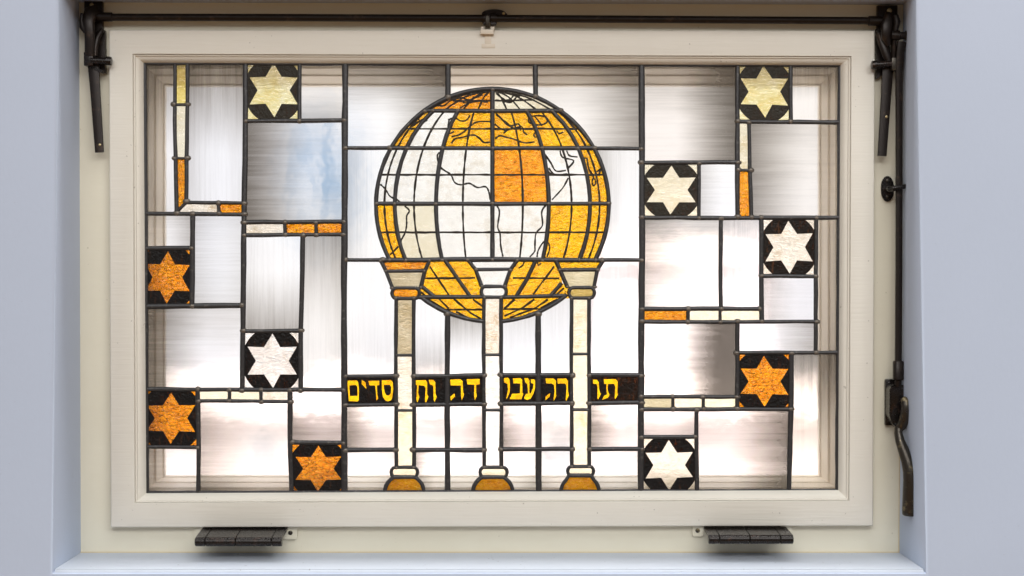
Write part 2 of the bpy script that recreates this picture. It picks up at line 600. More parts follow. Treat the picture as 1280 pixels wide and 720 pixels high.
b = MB()
big = [Vector((-4, Y_WALL, 2.6)), Vector((4, Y_WALL, 2.6)), Vector((4, Y_WALL, -2.6)), Vector((-4, Y_WALL, -2.6))]
r = 0.005
soft = [at_y(grow(front, r), Y_WALL), at_y(grow(front, r * 0.3), Y_WALL + r * 0.3), at_y(front, Y_WALL + r)]
b.rings([at_y(big, 0.26), big] + soft + [back, at_y(back, 0.26)], closed=True)
wall = b.build('wall', M['plaster'], smooth=40)
wall['kind'] = 'structure'

# sill sheet lies on the bottom reveal
b = MB()
fl, fr_ = front[3], front[2]
bl, br = back[3], back[2]
up = Vector((0, 0, 0.004))
pts = [fl + Vector((0.001, 0.004, 0)), fr_ + Vector((-0.001, 0.004, 0)), br, bl]
lo = [b.bm.verts.new(p - up) for p in pts]
hi = [b.bm.verts.new(p + up) for p in pts]
b.face(hi)
b.face(lo[::-1])
for i in range(4):
    b.face([lo[i], lo[(i + 1) % 4], hi[(i + 1) % 4], hi[i]])
bmesh.ops.bevel(b.bm, geom=[e for e in b.bm.edges if set(e.verts) == {hi[0], hi[1]}], offset=0.003, segments=3, affect='EDGES')
sill = b.build('window_sill', M['sill'], smooth=50)
sill['kind'] = 'structure'

# outdoors: half dome of sky and ground
b = MB()
RD, n1, n2 = 30.0, 32, 12
grid = []
for i in range(n1 + 1):
    az = math.pi * i / n1
    row = []
    for j in range(n2 + 1):
        el = R(-14) + (math.pi / 2 + R(14)) * j / n2
        row.append(b.bm.verts.new((RD * math.cos(el) * math.cos(az), 0.3 + RD * math.cos(el) * math.sin(az), RD * math.sin(el))))
    grid.append(row)
for i in range(n1):
    for j in range(n2):
        b.face([grid[i][j], grid[i + 1][j], grid[i + 1][j + 1], grid[i][j + 1]])
bmesh.ops.remove_doubles(b.bm, verts=b.bm.verts[:], dist=1e-4)
sky = b.build('sky', M['sky'], smooth=60)
sky['kind'] = 'structure'
b = MB()
b.box(-32, -3.1, 32, -3.0, 0.3, 31)
gr = b.build('ground', M['paving'])
gr['kind'] = 'structure'


def house(name, label, x0, x1, y, z1, depth, wall_m, roof_h, wins, over=0.2):
    zb = -3.0
    t = thing(name, label, 'house', ((x0 + x1) / 2, y + depth / 2, zb))
    q = MB()
    q.box(x0, zb, x1, z1, y, y + depth)
    q.build('wall', M[wall_m], t)
    q = MB()
    a = [q.bm.verts.new(v) for v in ((x0 - over, y - over, z1), (x1 + over, y - over, z1), (x1 + over, y + depth + over, z1),
                                     (x0 - over, y + depth + over, z1), (x0 - over, y + depth / 2, z1 + roof_h),
                                     (x1 + over, y + depth / 2, z1 + roof_h))]
    for f in ((0, 1, 5, 4), (2, 3, 4, 5), (1, 2, 5), (3, 0, 4), (3, 2, 1, 0)):
        q.face([a[i] for i in f])
    q.build('roof', M['tile'], t)
    for wx, wz, ww, wh in wins:
        q = MB()
        for (i0, k0, i1, k1) in ((wx - ww / 2, wz - wh / 2, wx - ww / 2 + 0.08, wz + wh / 2), (wx + ww / 2 - 0.08, wz - wh / 2, wx + ww / 2, wz + wh / 2),
                                 (wx - ww / 2 + 0.08, wz + wh / 2 - 0.08, wx + ww / 2 - 0.08, wz + wh / 2),
                                 (wx - ww / 2 + 0.08, wz - wh / 2, wx + ww / 2 - 0.08, wz - wh / 2 + 0.08)):
            q.box(i0, k0, i1, k1, y - 0.04, y + 0.02)
        w = q.build('window', M['white_trim'], t)
        q = MB()
        q.box(wx - ww / 2 + 0.08, wz - wh / 2 + 0.08, wx + ww / 2 - 0.08, wz + wh / 2 - 0.08, y - 0.015, y + 0.01)
        q.build('pane', M['dark_glass'], w)
    return t


def hx(px, y):
    return P(px, 360, y).x


def hz(py, y):
    return P(640, py, y).z


house('pink_house', 'low pink rendered house with a brown tiled roof, blurred behind the lowest panes', hx(120, 11), hx(1180, 11), 11, hz(516, 11), 3.0,
      'pink_render', 0.22, [(hx(330, 11), hz(570, 11), 0.4, 0.5), (hx(700, 11), hz(572, 11), 0.4, 0.5)])
house('lilac_house', 'tall pale lilac house blurred behind the panes right of the globe', hx(744, 16), hx(960, 16), 16, hz(330, 16), 3.0,
      'lilac_render', 0.35, [(hx(780, 16), hz(395, 16), 0.55, 0.7), (hx(860, 16), hz(372, 16), 0.5, 0.5)])
house('brick_house', 'small brick house with a tiled roof, seen in the tall pane beside the white star', hx(390, 16), hx(440, 16), 16, hz(474, 16), 1.0,
      'brick', 0.16, [], 0.06)

# ------------------------------------------------------------------ fixed frame
fr_t = thing('window_frame', 'ivory painted fixed frame set in the wall recess around the opening sash', 'window frame', (0, 0.09, back[3].z))
sash_o = [P(136, 37, 0), P(1093.5, 38, 0), P(1091.5, 657.5, 0), P(138, 659.5, 0)]
fo = grow(back, 0.012)
fi = grow(sash_o, -0.022)
b = MB()
b.rings([at_y(fo, 0.16), at_y(fo, Y_FRAME), at_y(grow(fi, 0.0015), Y_FRAME), at_y(fi, Y_FRAME + 0.0015), at_y(fi, 0.16)], closed=True)
b.build('frame', M['cream_frame'], fr_t, smooth=35)
# yellowed bead of filler where frame meets sill and right reveal
b = MB()
p0, p1 = back[3], back[2]
b.tube([(p0.x, Y_FRAME - 0.001, p0.z + 0.0045), (p1.x, Y_FRAME - 0.001, p1.z + 0.0045)], 0.0010, 6)
b.tube([(p1.x - 0.0005, Y_FRAME - 0.001, p1.z + 0.004), (p1.x + (back[1].x - p1.x) * 0.5 - 0.0005, Y_FRAME - 0.001, (p1.z + back[1].z) / 2)], 0.0010, 6)
b.build('filler_bead', M['caulk'], fr_t, smooth=60)

# outer frame beyond the coloured glass
of_t = thing('outer_window_frame', 'stepped buff outer window frame showing dimly through the edge panes', 'outer frame', (0, 0.13, P(640, 602, 0.1).z))
def quad(x0, y0, x1, y1, yy):
    return [P(x0, y0, yy), P(x1, y0, yy), P(x1, y1, yy), P(x0, y1, yy)]
b = MB()
b.rings([grow(quad(186, 86, 1044, 609, 0.056), 0.06), quad(186, 86, 1044, 609, 0.056), quad(193, 93.5, 1037, 603.5, 0.078), quad(195.5, 95.5, 1034.5, 602, 0.0785),
         quad(204, 105, 1026, 596.5, 0.110), quad(206, 107, 1024, 595, 0.1105),
         quad(208, 109, 1022, 593.5, 0.13), grow(quad(186, 86, 1044, 609, 0.13), 0.06)], closed=True)
b.build('frame', M['outer_frame'], of_t, smooth=30)

# ------------------------------------------------------------------ the sash
YG = 0.020                 # front of the glass
win = thing('stained_glass_window', 'cream framed leaded window with an amber globe on three columns and star panes', 'stained glass window',
            (0, 0.02, sash_o[3].z))
q0 = sash_o
q1 = [P(166, 67.5, 0), P(1064, 70.5, 0), P(1061.5, 626, 0), P(168.5, 628.5, 0)]
b = MB()
bev = 0.0022
b.rings([at_y(q0, 0.05), at_y(q0, bev), at_y(grow(q0, -bev * 0.3), bev * 0.3), at_y(grow(q0, -bev), 0),
         at_y(grow(q1, 0.0005), 0), at_y(q1, 0.0012), at_y(q1, 0.05)], closed=True)
b.build('sash_frame', M['cream'], win, smooth=50)
gi = [P(179.5, 78.5, YG - 0.002), P(1050.5, 81.5, YG - 0.002), P(1047.5, 612.5, YG - 0.002), P(183, 616.5, YG - 0.002)]


def lerpq(a, c, t, y):
    return [Vector((p.x + (q.x - p.x) * t, y, p.z + (q.z - p.z) * t)) for p, q in zip(a, c)]


b = MB()
b.rings([at_y(q1, 0.03), at_y(grow(q1, -0.0004), 0.0035), lerpq(q1, gi, 0.10, 0.0030), lerpq(q1, gi, 0.22, 0.0036), lerpq(q1, gi, 0.27, 0.0062),
         lerpq(q1, gi, 0.42, 0.0068), lerpq(q1, gi, 0.62, 0.0085), lerpq(q1, gi, 0.82, 0.012), lerpq(q1, gi, 0.94, 0.0155),
         lerpq(q1, gi, 1.0, YG - 0.003), lerpq(q1, gi, 1.0, 0.03)], closed=True)
b.build('glazing_bead', M['cream'], win, smooth=24)

YL = YG + 0.0015           # middle of the leads


def wob_line(pts, amp=0.35, step=22):
    out = [pts[0]]
    for (x0, y0), (x1, y1) in zip(pts, pts[1:]):
        L = math.hypot(x1 - x0, y1 - y0)
        n = max(1, int(L / step))
        nx, ny = -(y1 - y0) / max(L, 1e-6), (x1 - x0) / max(L, 1e-6)
        for i in range(1, n + 1):
            t = i / n
            o = random.uniform(-amp, amp) if i < n else 0
            out.append((x0 + (x1 - x0) * t + nx * o, y0 + (y1 - y0) * t + ny * o))
    return out


def lead(mb, pts, w, h=0.0042, amp=0.3, step=22, dy=0.0):
    q = wob_line(pts, amp, step)
    rad = [(w * S / 2 * random.uniform(0.90, 1.09), h * random.uniform(0.9, 1.05)) for _ in q]
    mb.mi = 0
    mb.tube([P(x, y, YL + dy) for x, y in q], rad, 12, sq=0.75)


def joint(mb, x, y, r=3.4):
    mb.mi = 1
    k = random.uniform(0.85, 1.2)
    mb.blob(P(x + random.uniform(-.6, .6), y + random.uniform(-.6, .6), YL - 0.0002), r * k * S * 1.15, 0.0050, r * S * random.uniform(0.8, 1.05))
    mb.mi = 0


mb = MB()
LEADS = [
    # left field
    ([(219, 79), (218.5, 150), (221, 267)], 5.5), ([(234.5, 79), (234, 150), (233, 252)], 5.5), ([(218, 131), (235, 131)], 4), ([(218, 198), (234, 198)], 4),
    ([(233, 253), (305, 254)], 5), ([(181, 267), (305, 268)], 5.5), ([(273, 254), (274, 267)], 5), ([(234, 252), (220, 266)], 4.5),
    ([(307, 79), (306.5, 200), (305, 280), (304, 380), (303, 488)], 7.5), ([(431.5, 79), (431, 200), (430, 400), (430.5, 616)], 8.5),
    ([(374.7, 79), (374.5, 151)], 5.5), ([(307, 151.5), (430, 150.5)], 6), ([(306, 278), (430, 277)], 6), ([(305, 294), (430, 293)], 5.5),
    ([(356, 278), (356.5, 293.5)], 5), ([(395, 278), (395.5, 293.5)], 5), ([(378.5, 294), (377.5, 360), (376, 414), (376, 488)], 6.5),
    ([(304, 414), (376, 413.5)], 6), ([(181, 486.5), (304, 487), (430, 487)], 6), ([(248, 501), (363, 502)], 5), ([(287, 487), (287, 501)], 5),
    ([(326, 487), (326.5, 502)], 5), ([(362.5, 488), (362.5, 550), (364.7, 616)], 7), ([(365, 553), (430, 553.5)], 6), ([(241, 268), (240.5, 320), (240, 382)], 7),
    ([(181, 310.5), (240, 310)], 6), ([(181, 383), (303, 382)], 7.5), ([(247, 487), (248.5, 560), (248, 616)], 6.5), ([(182, 558.5), (248, 559)], 6),
    # right field
    ([(802, 80), (802.5, 200), (802.5, 330), (801.5, 430), (801, 614)], 8.5), ([(802, 203.5), (922, 203)], 6), ([(922, 81), (921.5, 180), (922, 271)], 6.5),
    ([(873.5, 204), (873.5, 272)], 5.5), ([(802, 272), (935, 272.5), (1049, 272)], 6), ([(988, 81), (988.5, 152)], 6), ([(922, 152), (1049, 153)], 6),
    ([(936, 153), (937, 210), (939, 271)], 5.5), ([(923, 213), (938, 213)], 4.5), ([(901, 273), (900.5, 330), (901, 386)], 6), ([(802, 386), (950, 386)], 6),
    ([(802, 402), (900, 402.5), (1020, 402)], 5.5), ([(860, 386), (860, 402)], 5), ([(900, 386), (900, 402)], 4.5), ([(951.5, 272), (951.5, 340), (952, 401)], 6.5),
    ([(1020, 272), (1019.5, 440)], 6), ([(952, 345), (1019, 345.5)], 5.5), ([(921.8, 402), (921.5, 511)], 6.5), ([(921, 441), (1049, 440.5)], 5.5),
    ([(802, 496), (921, 496)], 5.5), ([(802, 511.5), (988, 511.5)], 5.5), ([(841, 496), (841, 511)], 5), ([(879, 496), (879, 511)], 5),
    ([(870.5, 512), (871, 614)], 6), ([(802, 546), (870, 546)], 6), ([(989, 441), (988.5, 520), (986, 613)], 7),
    # middle field
    ([(560, 79), (560, 121)], 7), ([(669, 79), (669.5, 120)], 7), ([(432, 185), (487, 185)], 5.5), ([(744, 185.5), (802, 186)], 5.5),
    ([(432, 325), (478, 325)], 5.5), ([(752, 325), (802, 325)], 5.5), ([(559.5, 393), (559, 470), (559.5, 616)], 7.5), ([(672.7, 393), (672.8, 500), (673.5, 615)], 8),
    ([(432, 470.5), (495, 470)], 6), ([(517, 470.5), (559, 470), (605, 469)], 6), ([(626, 468.5), (673, 469), (715, 468.5)], 6), ([(737, 468.5), (802, 469)], 6),
    ([(432, 506.5), (495, 505.5)], 6), ([(517, 506), (605, 505)], 6), ([(626, 504.5), (715, 503.5)], 6), ([(737, 504), (802, 503)], 6),
    ([(432, 562.5), (495, 562)], 6.5), ([(517, 562.5), (605, 562.5)], 6.5), ([(626, 561.5), (715, 561)], 6), ([(737, 561.5), (802, 561)], 6),
    # rim
    ([(181, 79.5), (1049.5, 82)], 5), ([(1049.5, 81), (1046.5, 613)], 6), ([(1046.5, 613), (184, 615.8)], 5), ([(184, 616), (181, 79)], 6),
]
for pts, w in LEADS:
    lead(mb, pts, w * 0.95)
seen = []
for pts, w in LEADS[:-4]:
    for (x, y) in (pts[0], pts[-1]):
        if 186 < x < 1043 and 86 < y < 608 and all(math.hypot(x - a, y - c) > 6 for a, c in seen):
            seen.append((x, y))
            joint(mb, x, y, 3.1 + w * 0.14)
mb.build('lead_came', [M['lead'], M['solder']], win, smooth=60)

# clear brushed panes: polygon, tint, H or V strokes, shading from left / right / top / bottom
WARM, BEIGE, WHITE, LILAC, GREY, PINK = (0.96, 0.90, 0.84), (0.94, 0.84, 0.73), (0.975, 0.955, 0.945), (0.86, 0.82, 0.85), (0.83, 0.80, 0.80), (0.96, 0.88, 0.87)


def attr(me, name, val, kind='FLOAT_COLOR'):
    a = me.attributes.new(name, kind, 'POINT')
    for i in range(len(me.vertices)):
        if kind == 'FLOAT_COLOR':
            a.data[i].color = val
        else:
            a.data[i].vector = val(i)


def rect(x0, y0, x1, y1):
    return [(x0, y0), (x1, y0), (x1, y1), (x0, y1)]


def pane(poly, tint, d='H', e=(0, 0, 0, 0), rough=0.12):
    q = MB()
    q.slab([poly], YG, YG + 0.003, back_mi=1)
    o = q.build('glass_pane', [M['pane'], M['pane_back']], win)
    xs = [P(a, b_, YG).x for a, b_ in poly]
    zs = [P(a, b_, YG).z for a, b_ in poly]
    x0, x1, z0, z1 = min(xs), max(xs), min(zs), max(zs)
    s = random.uniform(0, 40)
    me = o.data
    fa = me.attributes.new('clarity', 'FLOAT', 'POINT')
    for i in range(len(me.vertices)):
        fa.data[i].value = rough
    attr(me, 'edges', tuple(e))
    attr(me, 'tint', (*tint, 1.0 if d == 'V' else 0.0))
    attr(me, 'place', lambda i: ((me.vertices[i].co.x - x0) / (x1 - x0), (me.vertices[i].co.z - z0) / (z1 - z0), s), 'FLOAT_VECTOR')
    return o


CX, CY, CR = 615.5, 256.5, 145.5


def arc(x0, y0, x1, y1, n=8, rad=CR + 1):
    a0 = math.atan2(y0 - CY, x0 - CX)
    a1 = math.atan2(y1 - CY, x1 - CX)
    while a1 - a0 > math.pi:
        a1 -= 2 * math.pi
    while a1 - a0 < -math.pi:
        a1 += 2 * math.pi
    return [(CX + rad * math.cos(a0 + (a1 - a0) * i / n), CY + rad * math.sin(a0 + (a1 - a0) * i / n)) for i in range(n + 1)]


# edges = (left, right, top, bottom)
pane(rect(181, 79, 219, 267), WARM, 'V', (.35, 0, .55, .1))
pane(rect(234.5, 79, 306, 253), WHITE, 'V', (.18, .1, .62, 0))
pane(rect(375, 79, 431, 151), BEIGE, 'H', (0, 0, .2, .25))
pane(rect(306, 151, 431, 278), WHITE, 'H', (.85, 0, .05, .1), 0.02)
pane(rect(181, 267, 241, 310.5), WARM, 'H', (.1, .35, .15, 0))
pane(rect(241, 268, 305, 383), (.93, .93, .95), 'H', (.18, .1, .1, .1))
pane(rect(305, 294, 378, 414), WHITE, 'V', (.08, 0, 0, .42))
pane(rect(378, 294, 431, 487), WARM, 'V', (.05, .12, .36, .05), 0.04)
pane(rect(181, 383, 304, 487), GREY, 'H', (.75, 0, .15, 0))
pane(rect(363, 487, 431, 553), LILAC, 'H', (.4, .1, 0, .3), 0.05)
pane(rect(248, 502, 363, 616), PINK, 'H', (.45, 0, .05, .1))
pane(rect(182, 559, 248, 616), LILAC, 'H', (.3, 0, .1, 0))
pane([(432, 79), (560, 79)] + arc(560, 121, 488, 185) + [(432, 185)], WHITE, 'H', (0, .62, .5, 0))
pane([(560, 79), (669, 79)] + arc(669, 120, 560, 121), BEIGE, 'H', (0, 0, .18, 0))
pane([(669, 79), (802, 80), (802, 186)] + arc(744, 186, 669, 120), (.95, .87, .80), 'H', (0, .55, .35, 0))
pane([(432, 185)] + arc(488, 185, 487, 325) + [(432, 325)], WHITE, 'V', (.15, 0, 0, 0))
pane(arc(744, 325, 744, 186) + [(802, 186), (802, 325)], WHITE, 'V', (.3, 0, .05, 0))
pane([(432, 325), (475, 325), (482, 339), (490, 360), (490, 372), (495, 374), (495, 470), (432, 470)], WHITE, 'V', (0, 0, 0, .12))
pane([(517, 374), (524, 373)] + arc(530, 376, 559.5, 391, 5) + [(559.5, 470), (517, 470)], WHITE, 'V', (0, 0, 0, .35))
pane(arc(559.5, 391, 605, 402, 6) + [(605, 470), (559.5, 470)], WHITE, 'V', (0, 0, .42, 0))
pane(arc(626.5, 402, 672.7, 391, 6) + [(672.7, 470), (626.5, 470)], (.95, .94, .96), 'V', (0, 0, .15, 0))
pane(arc(672.7, 391, 704, 373, 5) + [(711, 374), (715, 375), (715, 470), (672.7, 470)], (.96, .95, .97), 'V', (0, 0, .1, 0))
pane([(754, 325), (802, 325), (802, 469), (737, 469), (737, 374), (743, 371), (743, 360), (746, 338)], (.90, .87, .90), 'V', (.05, .1, .1, 0))
pane(rect(432, 506, 495, 562.5), GREY, 'H', (.65, 0, .05, .25))
pane(rect(517, 506, 559.5, 562.5), (.92, .88, .89), 'H', (0, .05, .2, 0))
pane(rect(559.5, 505, 605, 562.5), (.95, .93, .93), 'H', (0, .3, .05, .1))
pane(rect(626.5, 504.5, 673, 561.5), (.92, .86, .88), 'H', (.5, 0, .05, .25))
pane(rect(673, 504, 714.5, 561.5), PINK, 'H', (0, 0, 0, .05))
pane(rect(737, 504, 801.5, 561.5), PINK, 'H', (.62, 0, 0, 0))


def below(x0, x1, yl, left, right, bottom=616):
    pts = [(x0, yl), (x1, yl)]
    if right:      # a column foot bites into the right side
        pts += [(x1, 583), (x1 - 6, 587), (x1 - 6, 595), (x1 - 4, 597), (x1 - 10, 605), (x1 - 14.5, bottom)]
    else:
        pts += [(x1, bottom)]
    if left:
        pts += [(x0 + 14.5, bottom), (x0 + 10, 605), (x0 + 4, 597), (x0 + 6, 595), (x0 + 6, 587), (x0, 583)]
    else:
        pts += [(x0, bottom)]
    return pts


pane(below(432, 495, 562.5, 0, 1), (.93, .91, .92), 'H', (0, .25, 0, 0))
pane(below(517, 559.5, 562.5, 1, 0), (.93, .91, .92), 'H', (.6, 0, 0, 0))
pane(below(559.5, 605, 562.5, 0, 1), (.96, .95, .95), 'H', (0, .1, 0, .1))
pane(below(627, 673, 561.5, 1, 0), (.97, .96, .97), 'H', (0, .25, 0, 0))
pane(below(673, 714.5, 561.5, 0, 1), (.94, .90, .92), 'H', (.2, 0, .1, 0))
pane(below(736, 801.5, 561.5, 1, 0), (.95, .94, .96), 'H', (.15, .2, 0, 0))
pane(rect(802, 80, 922, 203.5), (.94, .83, .75), 'H', (.02, .95, .35, 0))
pane(rect(873.5, 203.5, 922, 272), WHITE, 'H', (.22, 0, 0, 0))
pane(rect(988, 81, 1049, 153), BEIGE, 'V', (0, .1, .6, 0))
pane(rect(937, 153, 1049, 272), BEIGE, 'H', (.6, .05, .12, 0))
pane(rect(802, 272, 901, 386), WARM, 'H', (.4, 0, .28, 0))
pane(rect(901, 272, 951.5, 386), (.90, .86, .87), 'V', (.1, 0, .25, .1))
pane(rect(951.5, 345, 1019.7, 402), (.80, .76, .77), 'H', (.35, 0, 0, 0))
pane(rect(922, 402, 1019.7, 441), (.83, .80, .82), 'H', (0, .35, .05, .05))
pane(rect(1019.7, 272, 1049, 441), BEIGE, 'V', (.05, .2, .05, .1))
pane(rect(802, 402, 922, 496), WARM, 'H', (.03, 2.0, .05, 0))
pane(rect(802, 511.5, 870.5, 546), PINK, 'H', (.15, .25, 0, .1))
pane(rect(870.5, 511.5, 987, 614), PINK, 'H', (.08, .9, .08, .1))
pane(rect(987.5, 441, 1047, 613), BEIGE, 'V', (.05, .1, .7, 0))


def coloured(name, polys, mat, parent, y0=YG, y1=YG + 0.003, label=None):
    q = MB()
    for p_ in polys:
        q.slab([p_], y0, y1)
    o = q.build(name, M[mat], parent)
    if label:
        o['label'] = label
    return o


# narrow coloured strips between the clear panes
for poly, m in [
    (rect(219, 79, 234.5, 131), 'straw'), (rect(219, 131, 234.5, 198), 'cream_opal'), ([(219, 198), (234, 198), (233.5, 252), (220.5, 266)], 'amber'),
    ([(233.5, 253), (273, 254), (273.5, 267), (220.5, 267)], 'mottled'), (rect(273.5, 254, 305, 267.5), 'amber'),
    (rect(305, 278, 356, 294), 'mottled'), (rect(356, 278, 395, 294), 'amber'), (rect(395, 278, 431, 294), 'amber'),
    (rect(248, 487, 287, 502), 'cream_opal'), (rect(287, 487, 326, 502), 'cream_opal'), (rect(326, 487, 363, 502), 'mottled'),
    (rect(922, 153, 937, 213), 'cream_opal'), ([(922, 213), (937.5, 213), (939, 272), (922, 272)], 'orange'),
    (rect(802, 386, 860, 402), 'amber'), (rect(860, 386, 900, 402), 'cream_opal'), (rect(900, 386, 951.5, 402), 'cream_opal'),
    (rect(802, 496, 841, 511.5), 'buff'), (rect(841, 496, 879, 511.5), 'cream_opal'), (rect(879, 496, 922, 511.5), 'cream_opal'),
]:
    lb = {'straw': 'yellow strip of glass', 'cream_opal': 'cream opal strip of glass', 'amber': 'amber strip of glass', 'orange': 'orange strip of glass',
          'mottled': 'brown mottled white strip of glass', 'buff': 'buff streaky strip of glass'}[m]
    coloured('border_strip', [poly], m, win, label=lb)

# star panes
STARS = [((307, 79, 375, 151), (312, 79, 372, 146.5), 'pale_yellow', 'grey_black', 'pale yellow star on black'),
         ((922, 80, 988, 152), (926, 82, 985, 147), 'pale_yellow', 'grey_black', 'pale yellow star on black'),
         ((802, 204, 873.5, 272), (808.5, 207, 869.5, 268), 'cream_opal', 'grey_black', 'cream star on grey black'),
         ((951.5, 272.5, 1019.7, 345), (957, 276, 1016, 342), 'mottled', 'rust_black', 'cream star on rusty black'),
         ((181, 310.5, 240.5, 383), (181.5, 314, 237, 379.5), 'star_amber', 'black', 'amber star on black'),
         ((304, 414, 377, 487), (309.5, 417, 371, 485), 'grey_opal', 'black', 'white star on black'),
         ((182, 487, 247.5, 558.6), (183.5, 490.5, 244, 555), 'star_amber', 'black', 'amber star on black'),
         ((922, 441, 988.7, 511.5), (926, 445, 985.5, 508.5), 'star_amber', 'black', 'amber star on black'),
         ((364, 553, 430.5, 616), (369.5, 557, 426.5, 614.5), 'star_amber', 'black', 'amber star on black'),
         ((802, 546, 870.5, 615), (807, 550, 866, 613), 'mottled', 'black', 'white star on black')]
for box, vis, gm, km, lb in STARS:
    o = coloured('star_pane', [rect(*box)], gm, win, label=lb)
    cx, cy = (vis[0] + vis[2]) / 2, (vis[1] + vis[3]) / 2
    hw, hh = (vis[2] - vis[0]) / 2, (vis[3] - vis[1]) / 2
    bu = ((box[0] - cx) / hw, (box[2] - cx) / hw)
    bv = ((box[1] - cy) / hh, (box[3] - cy) / hh)
    jit = lambda: random.uniform(-0.04, 0.04)
    tips = [(0 + jit(), -1), (1, -.5 + jit()), (1, .5 + jit()), (0 + jit(), 1), (-1, .5 + jit()), (-1, -.5 + jit())]
    notch = [(1 / 3, -.5), (2 / 3, 0), (1 / 3, .5), (-1 / 3, .5), (-2 / 3, 0), (-1 / 3, -.5)]
    q = MB()
    RR = 1.32 if gm == 'star_amber' else 1.24
    for i in range(6):
        A, B_ = tips[i], tips[(i + 1) % 6]
        a0, a1 = math.atan2(A[1], A[0]), math.atan2(B_[1], B_[0])
        while a1 < a0:
            a1 += 2 * math.pi
        pts = [A]
        for k in range(11):
            th = a0 + (a1 - a0) * k / 10
            u_, v_ = RR * math.cos(th), RR * math.sin(th)
            pts.append((min(max(u_, bu[0]), bu[1]), min(max(v_, bv[0]), bv[1])))
        pts += [B_, notch[i]]
        clean = []
        for p_ in pts:
            if not clean or math.hypot(p_[0] - clean[-1][0], p_[1] - clean[-1][1]) > 0.004:
                clean.append(p_)
        q.slab([[(cx + u_ * hw, cy + v_ * hh) for u_, v_ in clean]], YG - 0.0005, YG - 0.00005)
    q.build('black_ground', M[km], o)

# ------------------------------------------------------------------ the globe
MER = {-57.5: 122, -29: 70.5, 0: 0, 29: 70.5, 57.5: 122}


def mx(a, y):
    """x of a drawn meridian (half-width a at the equator) at height y"""
    c = math.sqrt(max(0, 1 - ((y - CY) / CR) ** 2))
    return CX + a * (c ** 0.93)


mb = MB()
ring = [(CX + CR * math.cos(t), CY + CR * math.sin(t)) for t in [math.pi * 2 * i / 96 for i in range(97)]]
# the outer lead runs all round except where the columns stand in front
def ringpart(x0, y0, x1, y1, n):
    lead(mb, arc(x0, y0, x1, y1, n, CR), 5.6, amp=0.1, step=30)
lead(mb, [(CX + CR * math.cos(t), CY + CR * math.sin(t)) for t in [R(152 + (388 - 152) * i / 60) for i in range(61)]], 5.6, amp=0.1, step=30)
ringpart(526, 373.5, 605, 402, 10)
ringpart(626.5, 402, 708.5, 368, 10)
for a in (-122, -70.5, 0, 70.5, 122):
    top = 138.5 if a else 111
    lead(mb, [(mx(a, y), y) for y in [top + (325 - top) * i / 12 for i in range(13)]], 5.6 if a else 6, amp=0.1, step=40)
for y in (138.5, 185, 254.5):
    c = math.sqrt(CR ** 2 - (y - CY) ** 2)
    lead(mb, [(CX - c, y), (CX, y + 0.5), (CX + c, y)], 5.6, amp=0.2, step=40)
lead(mb, [(476, 325), (616, 324), (754, 325.5)], 5.8, amp=0.2, step=40)
lead(mb, [(524, 371.5), (604, 371)], 5.4)
lead(mb, [(627, 371.5), (706, 369.5)], 5.4)
for pts in ([(556, 325), (588, 371)], [(526, 357), (543, 371)], [(670, 325), (658, 350), (645, 371)], [(702, 354), (688, 370)]):
    lead(mb, pts, 5.2)
for y in (138.5, 185, 254.5, 325):
    for a in (-122, -70.5, 0, 70.5, 122):
        joint(mb, mx(a, y), y, 3.0)
for x, y in ((488, 185), (743, 185), (471, 254.5), (760, 254.5), (487, 325), (745, 325), (530.5, 138.5), (700.5, 138.5), (560, 122), (670, 121), (559.5, 392), (673, 392), (616, 112)):
    joint(mb, x, y, 3.3)
globe = mb.build('globe', [M['lead'], M['solder']], win, smooth=60)
globe['label'] = 'leaded terrestrial globe of amber and white glass'


def cellpoly(a0, a1, y0, y1):
    """globe cell between two meridians and two parallels"""
    n = 8
    ys = [y0 + (y1 - y0) * i / n for i in range(n + 1)]
    f = lambda a, y: CX + math.copysign(math.sqrt(max(0, CR ** 2 - (y - CY) ** 2)), a) if abs(a) > 140 else mx(a, y)
    return [(f(a0, y), y) for y in ys] + [(f(a1, y), y) for y in reversed(ys)]


EDG = [-145.5, -122, -70.5, 0, 70.5, 122, 145.5]
ROWS = [(138.5, 185, ['honey', 'opal', 'honey', 'honey', 'honey', 'honey']),
        (185, 254.5, ['opal', 'opal', 'opal', 'orange', 'opal', 'honey']),
        (254.5, 325, ['honey', 'cream_opal', 'opal', 'opal', 'honey', 'honey'])]
NM = {'honey': 'yellow amber', 'orange': 'orange', 'opal': 'white', 'cream_opal': 'cream'}
for y0, y1, ms in ROWS:
    for i, m in enumerate(ms):
        coloured('globe_pane', [cellpoly(EDG[i], EDG[i + 1], y0, y1)], m, globe, label=NM[m] + ' pane of the globe')
coloured('globe_pane', [arc(CX, 111, 530.4, 138.5, 8, CR) + [(CX, 138.5)]], 'orange', globe, label='orange pane of the globe')
coloured('globe_pane', [arc(CX, 111, 700.6, 138.5, 8, CR) + [(CX, 138.5)]], 'cream_opal', globe, label='cream pane of the globe')
for poly in ([(536, 326), (556, 326), (588, 371), (543, 371), (526, 357), (532, 340)], [(556, 326), (585, 326), (594, 338), (602, 358), (603, 371), (588, 371)],
             [(526, 357), (543, 371), (524, 371)], [(524, 372), (605, 371)] + arc(605, 402, 526, 373.5, 6, CR),
             [(670, 326), (694, 326), (700, 338), (703, 354), (688, 371), (645, 371)], [(702, 353), (710, 360), (711.5, 366), (711, 373.5), (704, 373), (688, 371)],
             [(626.5, 371), (706, 371)] + arc(705, 371.5, 626.5, 402, 6, CR)):
    coloured('globe_pane', [poly], 'honey', globe, label='yellow amber pane of the globe')
coloured('globe_pane', [[(647, 326), (670, 326), (645, 371), (630, 371), (631, 358), (638, 338)]], 'honey', globe, label='yellow amber pane of the globe')

# traced lines: graticule and coasts
YT = YG - 0.0003


